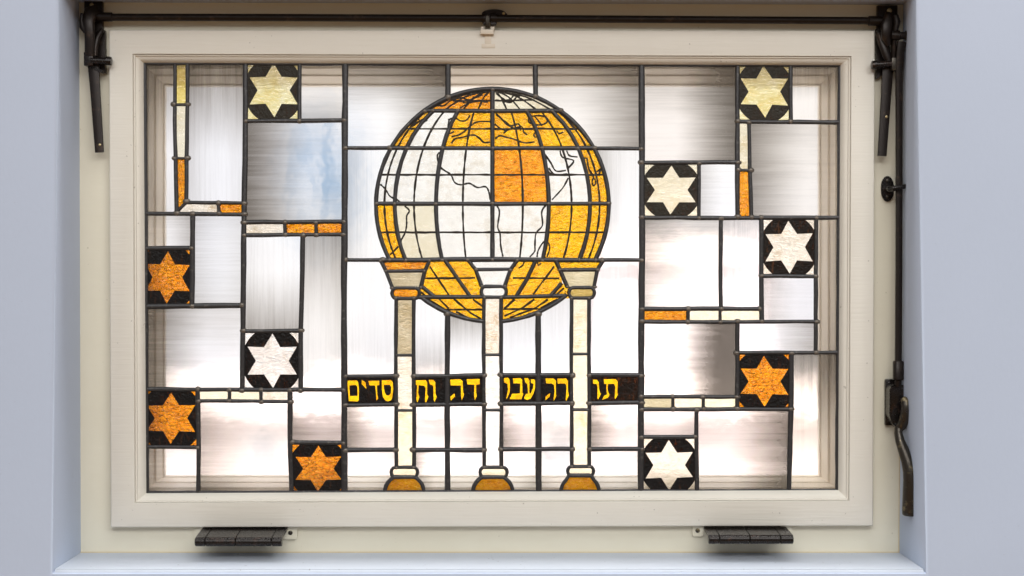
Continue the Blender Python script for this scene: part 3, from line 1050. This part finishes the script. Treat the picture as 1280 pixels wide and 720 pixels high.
def trace(mb_, pts, w=2.3):
    q = pts
    n = len(q)
    Lf, Rt = [], []
    for i, (x, y) in enumerate(q):
        a, c = q[max(i - 1, 0)], q[min(i + 1, n - 1)]
        tx, ty = c[0] - a[0], c[1] - a[1]
        L = math.hypot(tx, ty) or 1
        k = w / 2 * random.uniform(0.68, 1.22)
        Lf.append((x - ty / L * k, y + tx / L * k))
        Rt.append((x + ty / L * k, y - tx / L * k))
    y0 = YT + random.uniform(-0.00012, 0.00012)
    for i in range(n - 1):
        f = [mb_.bm.verts.new(P(*p_, y0)) for p_ in (Lf[i], Lf[i + 1], Rt[i + 1], Rt[i])]
        k_ = [mb_.bm.verts.new(Vector((v.co.x, YG + 0.0001, v.co.z))) for v in f]
        mb_.face(f)
        for j in range(4):
            mb_.face([f[j], f[(j + 1) % 4], k_[(j + 1) % 4], k_[j]])


def smooth_line(pts, n=5):
    if len(pts) < 3:
        return wob_line(pts, 0.15, 6)
    out = []
    for i in range(len(pts) - 1):
        p0, p1, p2, p3 = pts[max(i - 1, 0)], pts[i], pts[i + 1], pts[min(i + 2, len(pts) - 1)]
        for k in range(n):
            t = k / n
            out.append(tuple(0.5 * (2 * p1[j] + (p2[j] - p0[j]) * t + (2 * p0[j] - 5 * p1[j] + 4 * p2[j] - p3[j]) * t * t
                                    + (3 * p1[j] - p0[j] - 3 * p2[j] + p3[j]) * t ** 3) for j in (0, 1)))
    return out + [pts[-1]]


mb = MB()
for a in (-135, -98, -37, 38, 99, 134):
    trace(mb, [(mx(a, y), y) for y in [139 + 184 * i / 40 for i in range(41)]], 2.7)
for y in (161, 218.5, 290.5):
    c = math.sqrt(CR ** 2 - (y - CY) ** 2) - 1
    trace(mb, wob_line([(CX - c, y), (CX + c, y)], 0.25, 8), 2.6)
for a in (-150, -112, -70, -34, 34, 66, 104, 138):      # spokes of the cap
    k = 1 if a > 0 else -1
    x1 = CX + a * 0.54
    trace(mb, smooth_line([(CX + k * 2, 113), (CX + a * 0.30, 121), (x1, 138)]), 2.3)
trace(mb, wob_line([(566, 126), (616, 126), (668, 125)], 0.25, 8), 2.3)
for pts in ([(537, 333), (562, 370)], [(531, 348), (594, 347.5)], [(533, 373), (555, 386), (566, 392)], [(548, 372.5), (561, 386)], [(567, 373.5), (588, 391), (601, 398.5)],
            [(591, 374), (603, 383)], [(555, 387), (603, 387)], [(570, 389.5), (584, 397)], [(526, 365), (533, 371)], [(692.5, 333), (666.5, 368)], [(641, 347.5), (699, 348)],
            [(705, 360), (696, 368)], [(643.5, 374), (630, 386)], [(668, 374), (653, 385), (630.5, 395)], [(685, 374), (669.5, 385), (637.5, 397)], [(697, 374), (675.5, 385)],
            [(629, 386.5), (680, 386)]):
    trace(mb, wob_line(pts, 0.15, 6), 2.6)
Z = lambda ox, oy, k, pts: [(ox + x / k, oy + y / k) for x, y in pts]
COAST = [
    Z(460, 100, 6, [(610, 295), (600, 350), (612, 400), (645, 385)]), Z(460, 100, 6, [(600, 300), (650, 283), (690, 305), (735, 303), (765, 265)]),
    Z(460, 100, 6, [(625, 425), (680, 412), (730, 380), (780, 335), (830, 312), (920, 312)]), Z(460, 100, 6, [(625, 475), (655, 440), (700, 432), (785, 412), (830, 432), (870, 468), (915, 465)]),
    Z(460, 100, 6, [(520, 190), (570, 192), (620, 155), (700, 132), (760, 150), (860, 108)]), Z(460, 100, 6, [(690, 210), (760, 172), (830, 160), (900, 165)]),
    Z(460, 100, 6, [(600, 205), (680, 160), (740, 170), (800, 125)]),
    Z(460, 100, 6, [(330, 350), (385, 310), (460, 265)]), Z(460, 100, 6, [(375, 285), (400, 320), (445, 300)]),
    Z(460, 100, 6, [(552, 535), (522, 560), (525, 605), (550, 660), (610, 700)]),
    Z(460, 210, 6, [(550, 5), (620, 50), (650, 108), (700, 126), (760, 115), (820, 146), (880, 140), (905, 175), (915, 238)]),
    Z(460, 210, 6, [(92, 122), (130, 158), (165, 212), (215, 235), (242, 260)]), Z(460, 210, 6, [(275, 285), (310, 320), (290, 360), (290, 420), (280, 480), (255, 530), (245, 552)]),
    Z(460, 210, 6, [(165, 652), (228, 588)]),
    Z(610, 210, 6, [(68, 285), (86, 330), (73, 440), (90, 490), (95, 580), (112, 665)]), Z(610, 210, 6, [(432, 280), (403, 330), (408, 430), (360, 490), (352, 580), (350, 625), (312, 668)]),
    Z(610, 210, 6, [(368, 668), (378, 615), (422, 550), (455, 568), (462, 610), (442, 665)]),
    Z(610, 100, 6, [(418, 545), (470, 620), (510, 682), (585, 678)]), Z(610, 100, 6, [(540, 530), (560, 580), (642, 605), (600, 662)]), Z(610, 100, 6, [(590, 530), (612, 568), (672, 577)]),
    Z(610, 100, 6, [(430, 640), (455, 690), (500, 715)]), Z(610, 210, 6, [(455, 0), (490, 42), (540, 50), (595, 45)]), Z(610, 210, 6, [(602, 75), (560, 150), (480, 238)]),
    Z(610, 210, 6, [(755, 5), (790, 65), (780, 105), (792, 132), (808, 112), (800, 78)]), Z(610, 100, 6, [(718, 590), (742, 590), (752, 650), (775, 710)]),
    Z(610, 100, 6, [(60, 258), (150, 330), (190, 362), (252, 350), (270, 392), (295, 412)]), Z(610, 100, 6, [(55, 440), (90, 418), (140, 430), (190, 442), (240, 462), (290, 472), (350, 463)]),
    Z(610, 100, 6, [(50, 330), (100, 368), (150, 375), (190, 350)]), Z(610, 100, 6, [(60, 250), (110, 300), (160, 345), (230, 330), (245, 380)]), Z(610, 100, 6, [(115, 400), (150, 372), (180, 368)]),
    Z(610, 100, 6, [(375 + 72 * math.cos(t * 0.5236), 302 + 36 * math.sin(t * 0.5236)) for t in range(13)]), Z(610, 100, 6, [(345, 268), (375, 302), (405, 345)]),
    Z(610, 100, 6, [(358 + 14 * math.cos(t * 0.785), 412 + 16 * math.sin(t * 0.785)) for t in range(7)]), Z(610, 100, 6, [(515, 378), (532, 402), (565, 390)]),
    Z(610, 100, 6, [(60, 100), (130, 150), (170, 140), (200, 110), (240, 125)]), Z(610, 100, 6, [(55, 150), (110, 158), (175, 165), (220, 120)]),
    Z(610, 310, 6.545, [(250, 165), (285, 140), (300, 105)]), Z(610, 310, 6.545, [(405, 105), (412, 140), (435, 125)]),
    Z(610, 210, 6, [(820, 30), (845, 5), (830, 60)]),
]
for c in COAST:
    trace(mb, smooth_line(c), 2.2)
o = mb.build('traced_map', M['trace'], globe)
o['label'] = 'dark painted coastlines and grid lines'

# ------------------------------------------------------------------ three columns
COLS = [  # capital top l/r, mid l/r, low l/r at heights; shaft l/r; foot centre
    dict(top=(476, 537, 325.5), mid=(482.5, 531, 339), low=(490.5, 526, 359.5), ast=(490, 524.5, 360, 373), sh=(495.3, 517.3), br=(444, 513), foot=(505.5, 24.5, 489, 522, 584, 596.5),
         m=('amber', 'tan', 'amber', ['tan', 'mottled', 'cream_opal'])),
    dict(top=(585, 647, 325), mid=(594.5, 638, 337), low=(602, 631, 357.5), ast=(601.5, 633, 358, 371.5), sh=(605, 626.5), br=(443.5, 512.5), foot=(616, 25, 600, 634, 584, 596.5),
         m=('opal', 'opal', 'opal', ['mottled', 'opal', 'opal'])),
    dict(top=(694.5, 754, 325.5), mid=(700, 746.5, 337.5), low=(709, 742.5, 358.5), ast=(711, 743, 359.5, 372.5), sh=(714.5, 736.3), br=(442.5, 512), foot=(725, 24, 709.5, 742, 583, 594.5),
         m=('honey', 'buff', 'ochre_glass', ['cream_opal', 'cream_opal', 'cream_opal'])),
]


def capsule(l, r_, t, bt, rad=6):
    cy = (t + bt) / 2
    h = (bt - t) / 2
    pts = []
    for k in range(7):
        th = R(-90 + 180 * k / 6)
        pts.append((r_ - h * 0.8 + h * 0.8 * math.cos(th), cy + h * math.sin(th)))
    for k in range(7):
        th = R(90 + 180 * k / 6)
        pts.append((l + h * 0.8 + h * 0.8 * math.cos(th), cy + h * math.sin(th)))
    return pts


for c in COLS:
    mb = MB()
    (tl, tr, ty), (ml, mr, my), (ll, lr, ly) = c['top'], c['mid'], c['low']
    lead(mb, [(tl, ty), (ml, my), (ll, ly)], 5.2, amp=.1)
    lead(mb, [(tr, ty), (mr, my), (lr, ly)], 5.2, amp=.1)
    lead(mb, [(ml, my), (mr, my - .5)], 4.8, amp=.2)
    lead(mb, [(tl, ty), (tr, ty)], 5.6, amp=.1, dy=0.0002)
    al, ar, at_, ab = c['ast']
    cp = capsule(al, ar, at_, ab)
    lead(mb, cp + [cp[0]], 4.8, amp=0)
    sl, sr = c['sh']
    fx, fw, bl_, br_, bt, bb = c['foot']
    lead(mb, [(sl, ab), (sl - .5, 440), (sl, 510), (sl + .3, bt)], 5.2, amp=.25)
    lead(mb, [(sr, ab), (sr - .3, 440), (sr + .4, 510), (sr + .2, bt)], 5.2, amp=.25)
    for y in c['br']:
        lead(mb, [(sl, y), (sr, y)], 3.8, amp=.2)
    fp = capsule(bl_, br_, bt, bb)
    lead(mb, fp + [fp[0]], 4.6, amp=0)
    half = [(1.0, 616), (.985, 611.5), (.93, 607), (.84, 603), (.72, 599.8), (.60, bb + .6), (.48, bb - .3)]
    dome = [(fx - fw * k, y) for k, y in half] + [(fx + fw * k, y) for k, y in reversed(half)]
    lead(mb, dome, 5.2, amp=0)
    for x, y in ((tl, ty), (tr, ty), (ml, my), (mr, my), (ll, ly), (lr, ly), (sl, ab), (sr, ab), (sl, 470), (sr, 470), (sl, 505), (sr, 505), (sl, 562), (sr, 562), (sl, bt), (sr, bt)):
        joint(mb, x, y, 2.7)
    col = mb.build('column', [M['lead'], M['solder']], win, smooth=60)
    col['label'] = 'leaded glass column with a stepped capital'
    m0, m1, m2, ms = c['m']
    coloured('capital', [[(tl, ty), (tr, ty), (mr, my), (ml, my)]], m0, col)
    coloured('capital', [[(ml, my), (mr, my), (lr, ly), (ll, ly)]], m1, col)
    coloured('collar', [cp], m2, col)
    ys = [ab] + list(c['br']) + [bt]
    for i, m in enumerate(ms):
        coloured('shaft', [rect(sl, ys[i], sr, ys[i + 1])], m, col)
    coloured('collar', [fp], 'cream_opal', col)
    coloured('base', [dome], 'base_amber', col, label='amber domed base')

# ------------------------------------------------------------------ the inscription: black panes with yellow letters
LET = [
    ((431, 470.3, 495, 506), 428, [
        [[(80, 165), (250, 160), (275, 190), (288, 330), (285, 500), (265, 528), (110, 522), (92, 300)], [(120, 250), (235, 242), (258, 275), (262, 430), (130, 430)]],
        [[(335, 150), (400, 190), (418, 310), (395, 290), (335, 225)]],
        [[(450, 168), (640, 165), (640, 245), (600, 248), (605, 400), (622, 470), (592, 515), (580, 350), (568, 248), (468, 248)]],
        [[(683, 158), (840, 155), (875, 190), (884, 300), (865, 470), (840, 510), (790, 526), (740, 505), (705, 450), (685, 320)],
         [(722, 240), (825, 238), (848, 280), (842, 380), (815, 420), (770, 422), (735, 370), (722, 300)]]]),
    ((517.4, 470.3, 559.3, 505.6), 515, [
        [[(65, 158), (240, 155), (265, 200), (262, 400), (285, 445), (245, 548), (225, 530), (235, 300), (215, 255), (115, 245), (105, 380), (130, 450), (95, 545), (75, 500), (88, 250), (68, 235)]],
        [[(290, 150), (370, 150), (405, 190), (408, 380), (430, 445), (390, 540), (375, 500), (372, 280), (355, 245), (312, 235)]]]),
    ((559.3, 469.5, 605, 505), 515, [
        [[(665, 145), (840, 140), (880, 170), (888, 350), (905, 410), (865, 505), (852, 440), (850, 250), (672, 248)],
         [(668, 440), (740, 385), (748, 440), (675, 512)]],
        [[(950, 140), (1175, 135), (1178, 230), (1115, 235), (1115, 370), (1128, 430), (1092, 505), (1080, 420), (1085, 235), (962, 230)]]]),
    ((626.5, 468.7, 672.8, 504.3), 623, [
        [[(98, 120), (165, 112), (195, 145), (202, 260), (195, 375), (145, 485), (138, 470), (165, 330), (160, 225), (100, 195)]],
        [[(252, 125), (385, 120), (415, 150), (418, 385), (435, 390), (400, 490), (195, 488), (240, 392), (375, 388), (380, 215), (262, 212)]],
        [[(565, 140), (620, 140), (655, 190), (645, 270), (610, 390), (560, 480), (500, 503), (450, 480), (450, 450), (480, 395), (515, 390), (505, 230), (470, 200), (450, 122),
          (515, 120), (540, 160), (538, 385), (560, 390), (600, 300), (610, 225), (568, 205)]]]),
    ((672.8, 468.7, 714.6, 503.8), 623, [
        [[(818, 125), (960, 125), (1000, 165), (1000, 380), (1008, 430), (965, 515), (960, 490), (978, 350), (965, 240), (930, 215), (832, 212)],
         [(820, 440), (905, 378), (890, 445), (820, 508)]],
        [[(1025, 128), (1180, 128), (1210, 170), (1210, 350), (1228, 420), (1180, 520), (1170, 500), (1185, 300), (1175, 235), (1150, 215), (1032, 220)]]]),
    ((736.5, 468.6, 802, 503.6), 715, [
        [[(362, 145), (430, 148), (465, 190), (475, 330), (503, 400), (455, 490), (442, 470), (445, 280), (430, 225), (368, 218)]],
        [[(552, 140), (760, 138), (795, 180), (790, 370), (798, 415), (755, 485), (742, 470), (755, 280), (735, 222), (625, 222), (620, 330), (652, 410), (630, 460), (525, 500),
          (555, 430), (608, 405), (598, 300), (600, 222), (560, 222)]]]),
]
for box, ox, letters in LET:
    K = 1280 / 92
    cv = lambda lp: [(ox + x / K, 464 + y / K) for x, y in lp]
    # black enamel sheet with the letters scratched out of it
    q = MB()
    def inside(p_, poly):
        r_, j = False, len(poly) - 1
        for i in range(len(poly)):
            (xa, ya), (xb, yb) = poly[i], poly[j]
            if (ya > p_[1]) != (yb > p_[1]) and p_[0] < (xb - xa) * (p_[1] - ya) / (yb - ya) + xa:
                r_ = not r_
            j = i
        return r_
    loops, islands = [rect(*box)], []
    for l in letters:
        for k, lp in enumerate(l):
            (islands if k and inside(lp[0], l[0]) else loops).append(cv(lp))
    q.slab(loops, YG, YG + 0.003)
    for hole in islands:
        q.slab([hole], YG, YG + 0.003)
    o = q.build('inscription_pane', M['rust_black'] if ox == 715 else M['black'], win)
    o['label'] = 'black pane with yellow Hebrew letters'
    for l in letters:
        q = MB()
        if len(l) > 1 and not inside(l[1][0], l[0]):
            for lp in l:
                q.slab([cv(lp)], YG + 0.0003, YG + 0.0027)
        else:
            q.slab([cv(x) for x in l], YG + 0.0003, YG + 0.0027)
        q.build('letter', M['letter'], o)

# white clip on the sash's top rail
q = MB()
q.pbox(601, 33, 606, 38, -0.004, 0.006, 0.001)
q.pbox(613, 33, 618, 38, -0.004, 0.006, 0.001)
q.pbox(600.5, 36.5, 617, 42.5, -0.010, 0.002, 0.0012)
q.pbox(606, 43, 614, 55, -0.0015, 0.002, 0.0006)
q.pbox(602, 54.5, 619, 60, -0.0012, 0.002, 0.0006)
q.build('clip', M['clip'], win, smooth=40)

# ------------------------------------------------------------------ the opener: rods, corner stays, lever handle
op = thing('window_opener', 'dark bronze rods, scissor stays and lever handle for opening the leaded window', 'window opener', P(1138, 640, -0.03))


def screw(parent, px, py, y, r_=0.0026, m='brass'):
    mb_ = MB()
    p = P(px, py, y)
    mb_.tube([p + Vector((0, 0.002, 0)), p + Vector((0, -0.0003, 0)), p + Vector((0, -0.0010, 0))], [r_, r_, r_ * 0.55], 14, axis=(0, 0, 1))
    mb_.build('screw', M[m], parent, smooth=50)


def ptube(mb_, pts, rad, n=14, **k):
    mb_.tube([P(a, b_, c_) for a, b_, c_ in pts], rad, n, **k)


q = MB()
ptube(q, [(124, 21.5, -0.004), (360, 22, -0.004), (612, 23, -0.004), (860, 24.5, -0.004), (1102, 26, -0.004)], 0.0056)
rod = q.build('cross_rod', M['bronze'], op, smooth=40)
q = MB()
ptube(q, [(119, 21, -0.004), (140, 21.3, -0.004), (141, 21.3, -0.004)], [0.0070, 0.0070, 0.0058])
q.build('sleeve', M['bronze'], op, smooth=40)
q = MB()
ptube(q, [(1085, 26, -0.004), (1086, 26, -0.004), (1108, 26.5, -0.004)], [0.0060, 0.0074, 0.0074])
q.build('sleeve', M['bronze'], op, smooth=40)

# middle bracket with its tongue
q = MB()
half = [(602 + 0.0, 19)] + [(617.5 - 15.5 * math.cos(R(k)), 19 - 7.5 * math.sin(R(k)) ** 0.7) for k in range(10, 175, 12)] + [(634, 17.5), (633, 19.5)]
q.slab([half], -0.004, 0.018)
ptube(q, [(603, 23, -0.004), (608, 23, -0.004)], 0.0078)
ptube(q, [(614, 23, -0.004), (621, 23, -0.004)], 0.0080)
q.pbox(604, 27, 608, 31, -0.008, 0.0, 0.0006)
q.pbox(613, 27, 620.5, 31.5, -0.008, 0.0, 0.0006)
mid = q.build('rod_bracket', M['bronze'], op, smooth=40)
screw(mid, 629.5, 16.7, -0.0045, 0.0022)
q = MB()
ptube(q, [(609.5, 19, -0.011), (609.5, 26, -0.0125), (609.3, 34.5, -0.010)], [(0.0030, 0.0012)] * 3, 10, sq=0.5)
q.build('tongue', M['worn'], op, smooth=40)


# left corner
q = MB()
q.pbox(105, -3, 128, 42, 0.006, 0.0155, 0.0012)
q.slab([[(105.5, 30), (128, 36), (131, 38), (131.5, 92), (125, 87), (106, 79)]], 0.0065, 0.0155)
left = q.build('corner_stay', M['bronze'], op, smooth=40)
q = MB()
ptube(q, [(122, 12, -0.006), (113, 15, -0.012), (111, 28, -0.016), (112.5, 45, -0.016), (113, 70, -0.012)], [(0.0085, 0.005), (0.010, 0.006), (0.0085, 0.006), (0.0070, 0.005), (0.0060, 0.005)], 14, sq=0.6)
ptube(q, [(103.5, 17, -0.010), (102.5, 26, -0.010), (103.5, 33, -0.010), (107, 40, -0.010)], [(0.003, 0.006), (0.0042, 0.006), (0.0055, 0.006), (0.0035, 0.005)], 12)
ptube(q, [(128, 37, 0.002), (121.5, 47, -0.004), (118.5, 60, -0.006), (119, 70, -0.006)], [(0.0032, 0.004), (0.0045, 0.004), (0.005, 0.004), (0.004, 0.004)], 12)
q.build('crank', M['bronze'], left, smooth=50)
q = MB()
ptube(q, [(117, 82, -0.001), (119, 110, -0.002), (124.5, 190.5, -0.004)], [(0.0085, 0.0035), (0.0075, 0.0035), (0.0064, 0.0035)], 12, sq=0.35)
arm = q.build('stay_arm', M['bronze'], left, smooth=35)
screw(arm, 124.6, 181, -0.0075, 0.0020)
q = MB()
q.pbox(104.5, 65, 116, 82, -0.016, 0.004, 0.0012)
q.slab([[(106, 81), (116, 82), (128, 88), (128.5, 92), (118, 87)]], -0.006, 0.004)
q.build('pivot_block', M['hinge'], left, smooth=35)
q = MB()
ptube(q, [(114, 75.5, -0.012), (132.5, 76.2, -0.012), (133, 76.2, -0.012), (138, 76.5, -0.012), (139.5, 76.5, -0.012)], [0.0053, 0.0053, 0.0068, 0.0068, 0.0058])
q.build('pivot_pin', M['hinge'], left, smooth=35)
screw(left, 114.5, 6, 0.0055, 0.0030)
screw(left, 110.5, 62, -0.0125, 0.0016)

# right corner
q = MB()
q.pbox(1097, 6.5, 1122, 40, 0.006, 0.0155, 0.0012)
q.slab([[(1095.5, 36), (1112, 36), (1112, 84), (1099, 97), (1095.5, 99)]], 0.0065, 0.0155)
right = q.build('corner_stay', M['bronze'], op, smooth=40)
q = MB()
ptube(q, [(1112, 17, -0.010), (1108, 32, -0.015), (1108, 48, -0.014), (1110, 56, -0.010)], [(0.0065, 0.005), (0.0085, 0.006), (0.0075, 0.005), (0.0045, 0.005)], 14, sq=0.6)
ptube(q, [(1097, 40, -0.001), (1102, 52, -0.006), (1108, 68, -0.008), (1113, 80, -0.008)], [(0.0035, 0.004), (0.0065, 0.005), (0.0070, 0.005), (0.005, 0.004)], 12)
ptube(q, [(1119, 19, -0.016), (1121, 27, -0.016), (1120, 34, -0.016), (1118, 44, -0.014), (1117, 74, -0.010)], [(0.0045, 0.005), (0.0055, 0.006), (0.0048, 0.006), (0.0038, 0.005), (0.0038, 0.004)], 12)
q.build('crank', M['bronze'], right, smooth=50)
q = MB()
ptube(q, [(1109.5, 84, -0.001), (1107.5, 120, -0.002), (1102.5, 195, -0.004)], [(0.0085, 0.0035), (0.0075, 0.0035), (0.0066, 0.0035)], 12, sq=0.35)
arm = q.build('stay_arm', M['bronze'], right, smooth=35)
screw(arm, 1108.2, 146, -0.006, 0.0021)
screw(arm, 1099, 190, -0.0065, 0.0014, 'bronze')
q = MB()
q.pbox(1115, 72, 1125.5, 87.5, -0.017, 0.004, 0.0010)
q.build('pivot_block', M['worn'], right, smooth=35)
q = MB()
ptube(q, [(1116, 79.5, -0.012), (1096, 81, -0.012), (1095.5, 81, -0.012), (1091, 81.5, -0.012), (1089.5, 81.5, -0.012)], [0.0050, 0.0053, 0.0068, 0.0068, 0.0058])
q.build('pivot_pin', M['hinge'], right, smooth=35)
q = MB()
ptube(q, [(1114, 44, -0.018), (1124, 44.5, -0.018), (1125, 44.5, -0.018), (1131, 44.5, -0.018), (1132, 44.5, -0.018), (1139, 44, -0.018), (1140, 44, -0.018)],
      [0.0070, 0.0075, 0.0058, 0.0058, 0.0075, 0.0070, 0.0045])
ptube(q, [(1137, 40, -0.024), (1138.5, 46, -0.026), (1136.5, 53, -0.024)], 0.0011, 8)
ptube(q, [(1137, 40, -0.024), (1141, 37.5, -0.022)], 0.0012, 8)
ptube(q, [(1136.5, 53, -0.024), (1139.5, 57.5, -0.024)], 0.0010, 8)
q.build('ball_joint', M['bronze'], right, smooth=50)
screw(right, 1111.8, 13.3, 0.0055, 0.0038)

# upright rod
q = MB()
ptube(q, [(1127.5, 52, -0.018), (1125, 66, -0.017), (1123.8, 90, -0.014), (1123.8, 200, -0.012), (1123.6, 330, -0.013), (1122.8, 454, -0.015)],
      [(0.0065, 0.0035), (0.0058, 0.0035), (0.0052, 0.0035), (0.0050, 0.0035), (0.0050, 0.0035), (0.0050, 0.0035)], 12, sq=0.4)
q.build('upright_rod', M['bronze'], op, smooth=35)

# rod guide on the frame
q = MB()
ov = [(1109.5 + 8 * math.cos(R(k)), 236 + 16 * math.copysign(abs(math.sin(R(k))) ** 0.85, math.sin(R(k)))) for k in range(0, 360, 15)]
q.slab([ov], 0.0125, 0.0165)
ov2 = [(1109.5 + 6.3 * math.cos(R(k)), 236 + 14 * math.copysign(abs(math.sin(R(k))) ** 0.85, math.sin(R(k)))) for k in range(0, 360, 15)]
q.slab([ov2], 0.0110, 0.0126)
guide = q.build('rod_guide', M['hinge'], op, smooth=30)
q = MB()
ptube(q, [(1110, 236, 0.010), (1113, 236, -0.016), (1117, 235.5, -0.023), (1126, 234, -0.024), (1134, 232.5, -0.023), (1135, 232.3, -0.023)], [0.004, 0.0045, 0.0042, 0.0036, 0.0034, 0.002], 12)
q.build('prong', M['hinge'], guide, smooth=50)
screw(guide, 1109.8, 226, 0.0108, 0.0030, 'worn')
screw(guide, 1109.8, 246, 0.0108, 0.0030, 'worn')

# lever handle
q = MB()
q.pbox(1107, 474, 1121, 532, 0.006, 0.0158, 0.0025)
hb = q.build('handle_plate', M['hinge'], op, smooth=40)
screw(hb, 1112.5, 479.5, 0.0055, 0.0034, 'hinge')
screw(hb, 1111, 527, 0.0055, 0.0026, 'hinge')
q = MB()
q.slab([[(1112.5, 485), (1116, 481), (1131, 481.5), (1134, 485), (1134, 520), (1131, 530), (1122, 536), (1114.5, 528), (1112, 518)]], -0.018, 0.007)
bmesh.ops.bevel(q.bm, geom=q.bm.edges[:], offset=0.0016, segments=2, affect='EDGES')
q.build('handle_housing', M['hinge'], op, smooth=40)
q = MB()
ptube(q, [(1122.8, 451, -0.015), (1122.8, 452.5, -0.015), (1122.8, 474, -0.015), (1122.8, 475, -0.015)], [0.0062, 0.0076, 0.0076, 0.006], 14, sq=0.6)
ptube(q, [(1122.8, 475, -0.015), (1122.5, 483, -0.014)], 0.0052, 12)
q.build('sleeve', M['bronze'], op, smooth=40)
q = MB()
ptube(q, [(1129, 499, -0.028), (1132, 502, -0.031), (1133, 512, -0.032), (1131, 523, -0.030), (1127, 532, -0.027), (1123.5, 537, -0.026)],
      [(0.0050, 0.006), (0.0072, 0.0075), (0.0078, 0.008), (0.0078, 0.008), (0.0070, 0.007), (0.0056, 0.006)], 16, sq=0.7)
ptube(q, [(1123.5, 533, -0.026), (1123, 541, -0.028), (1125, 551, -0.031), (1129.5, 563, -0.036), (1134.5, 576, -0.041), (1137.5, 589, -0.044), (1138.5, 600, -0.044),
          (1138.3, 620, -0.042), (1138, 638, -0.040), (1138, 643, -0.040), (1138, 644.5, -0.040)],
      [0.0058, 0.0062, 0.0070, 0.0083, 0.0096, 0.0105, 0.0111, 0.0118, 0.0122, 0.0119, 0.0098], 18)
lv = q.build('lever', M['worn'], op, smooth=60)
q = MB()
ptube(q, [(1133.5, 514.5, -0.0385), (1133.5, 514.5, -0.0415)], [0.0020, 0.0018], 10, axis=(0, 0, 1))
q.build('pivot_pin', M['bronze'], lv, smooth=50)

# ------------------------------------------------------------------ hinges under the sash
def hinge(name, label, x0, x1, y_low, cuts, yk, plates, top0, top1):
    """x0..x1: ends of the knuckle in the photo; the leaf climbs back under the sash"""
    pk = P((x0 + x1) / 2, y_low - 5, yk)
    t = thing(name, label, 'hinge', (pk.x, 0.0, pk.z - 0.006), 'hinges under the sash')
    edges_ = [x0] + cuts + [x1]
    zk = pk.z
    rad = 0.0068
    leaf_z = P(640, 660, 0.012).z + 0.002
    f = lambda px: P(px, y_low - 5, yk).x
    X0, X1 = f(x0), f(x1)
    for i, (a, c) in enumerate(zip(edges_, edges_[1:])):
        q_ = MB()
        xa, xb = f(a) + 0.0004, f(c) - 0.0004
        q_.tube([(xa, yk, zk), (xa + 0.0008, yk, zk), (xb - 0.0008, yk, zk), (xb, yk, zk)], [rad * 0.88, rad, rad, rad * 0.88], 18)
        # strap running back from this knuckle
        vs = []
        for xx in (xa + 0.0003, xb - 0.0003):
            vs.append([q_.bm.verts.new(v) for v in ((xx, yk, zk + rad * 0.98), (xx, 0.0155, leaf_z), (xx, 0.0155, leaf_z - 0.004), (xx, yk, zk + rad * 0.98 - 0.004))])
        for k in range(4):
            q_.face([vs[0][k], vs[0][(k + 1) % 4], vs[1][(k + 1) % 4], vs[1][k]])
        q_.face(vs[0][::-1])
        q_.face(vs[1])
        q_.build('knuckle', M['hinge'], t, smooth=40)
    for (a, b_, c, d), sx in plates:
        q_ = MB()
        q_.slab([[(a, b_), (c, b_), (c, d - 3), (c - 2, d), (a + (2 if sx else 0), d), (a, d - (2 if sx else 0))]], 0.0112, 0.0158)
        pl = q_.build('fixing_plate', M['cream_frame'], t, smooth=30)
        pl['label'] = 'cream painted fixing plate'
        if sx:
            screw(pl, sx, (b_ + d) / 2 - 0.5, 0.0108, 0.0034, 'worn')
    return t


hinge('hinge', 'dark steel hinge under the sash, below the lowest amber star, cream plate at its right', 244, 353, 682, [257, 295, 340],
      -0.046, [((354, 659, 371.5, 674), 363), ((243, 659, 258, 676), None)], 258, 355)
hinge('hinge', 'dark steel hinge below the sash nearer the lever handle, cream plate at its left', 885, 991.5, 679, [899, 937, 975],
      -0.046, [((865.5, 657, 880, 670.5), 872), ((976, 657, 990, 668), None)], 878, 976)

for o in list(COL.objects):
    if o.type == 'MESH' and len(o.data.polygons) == 0:
        print('EMPTY MESH', o.name)
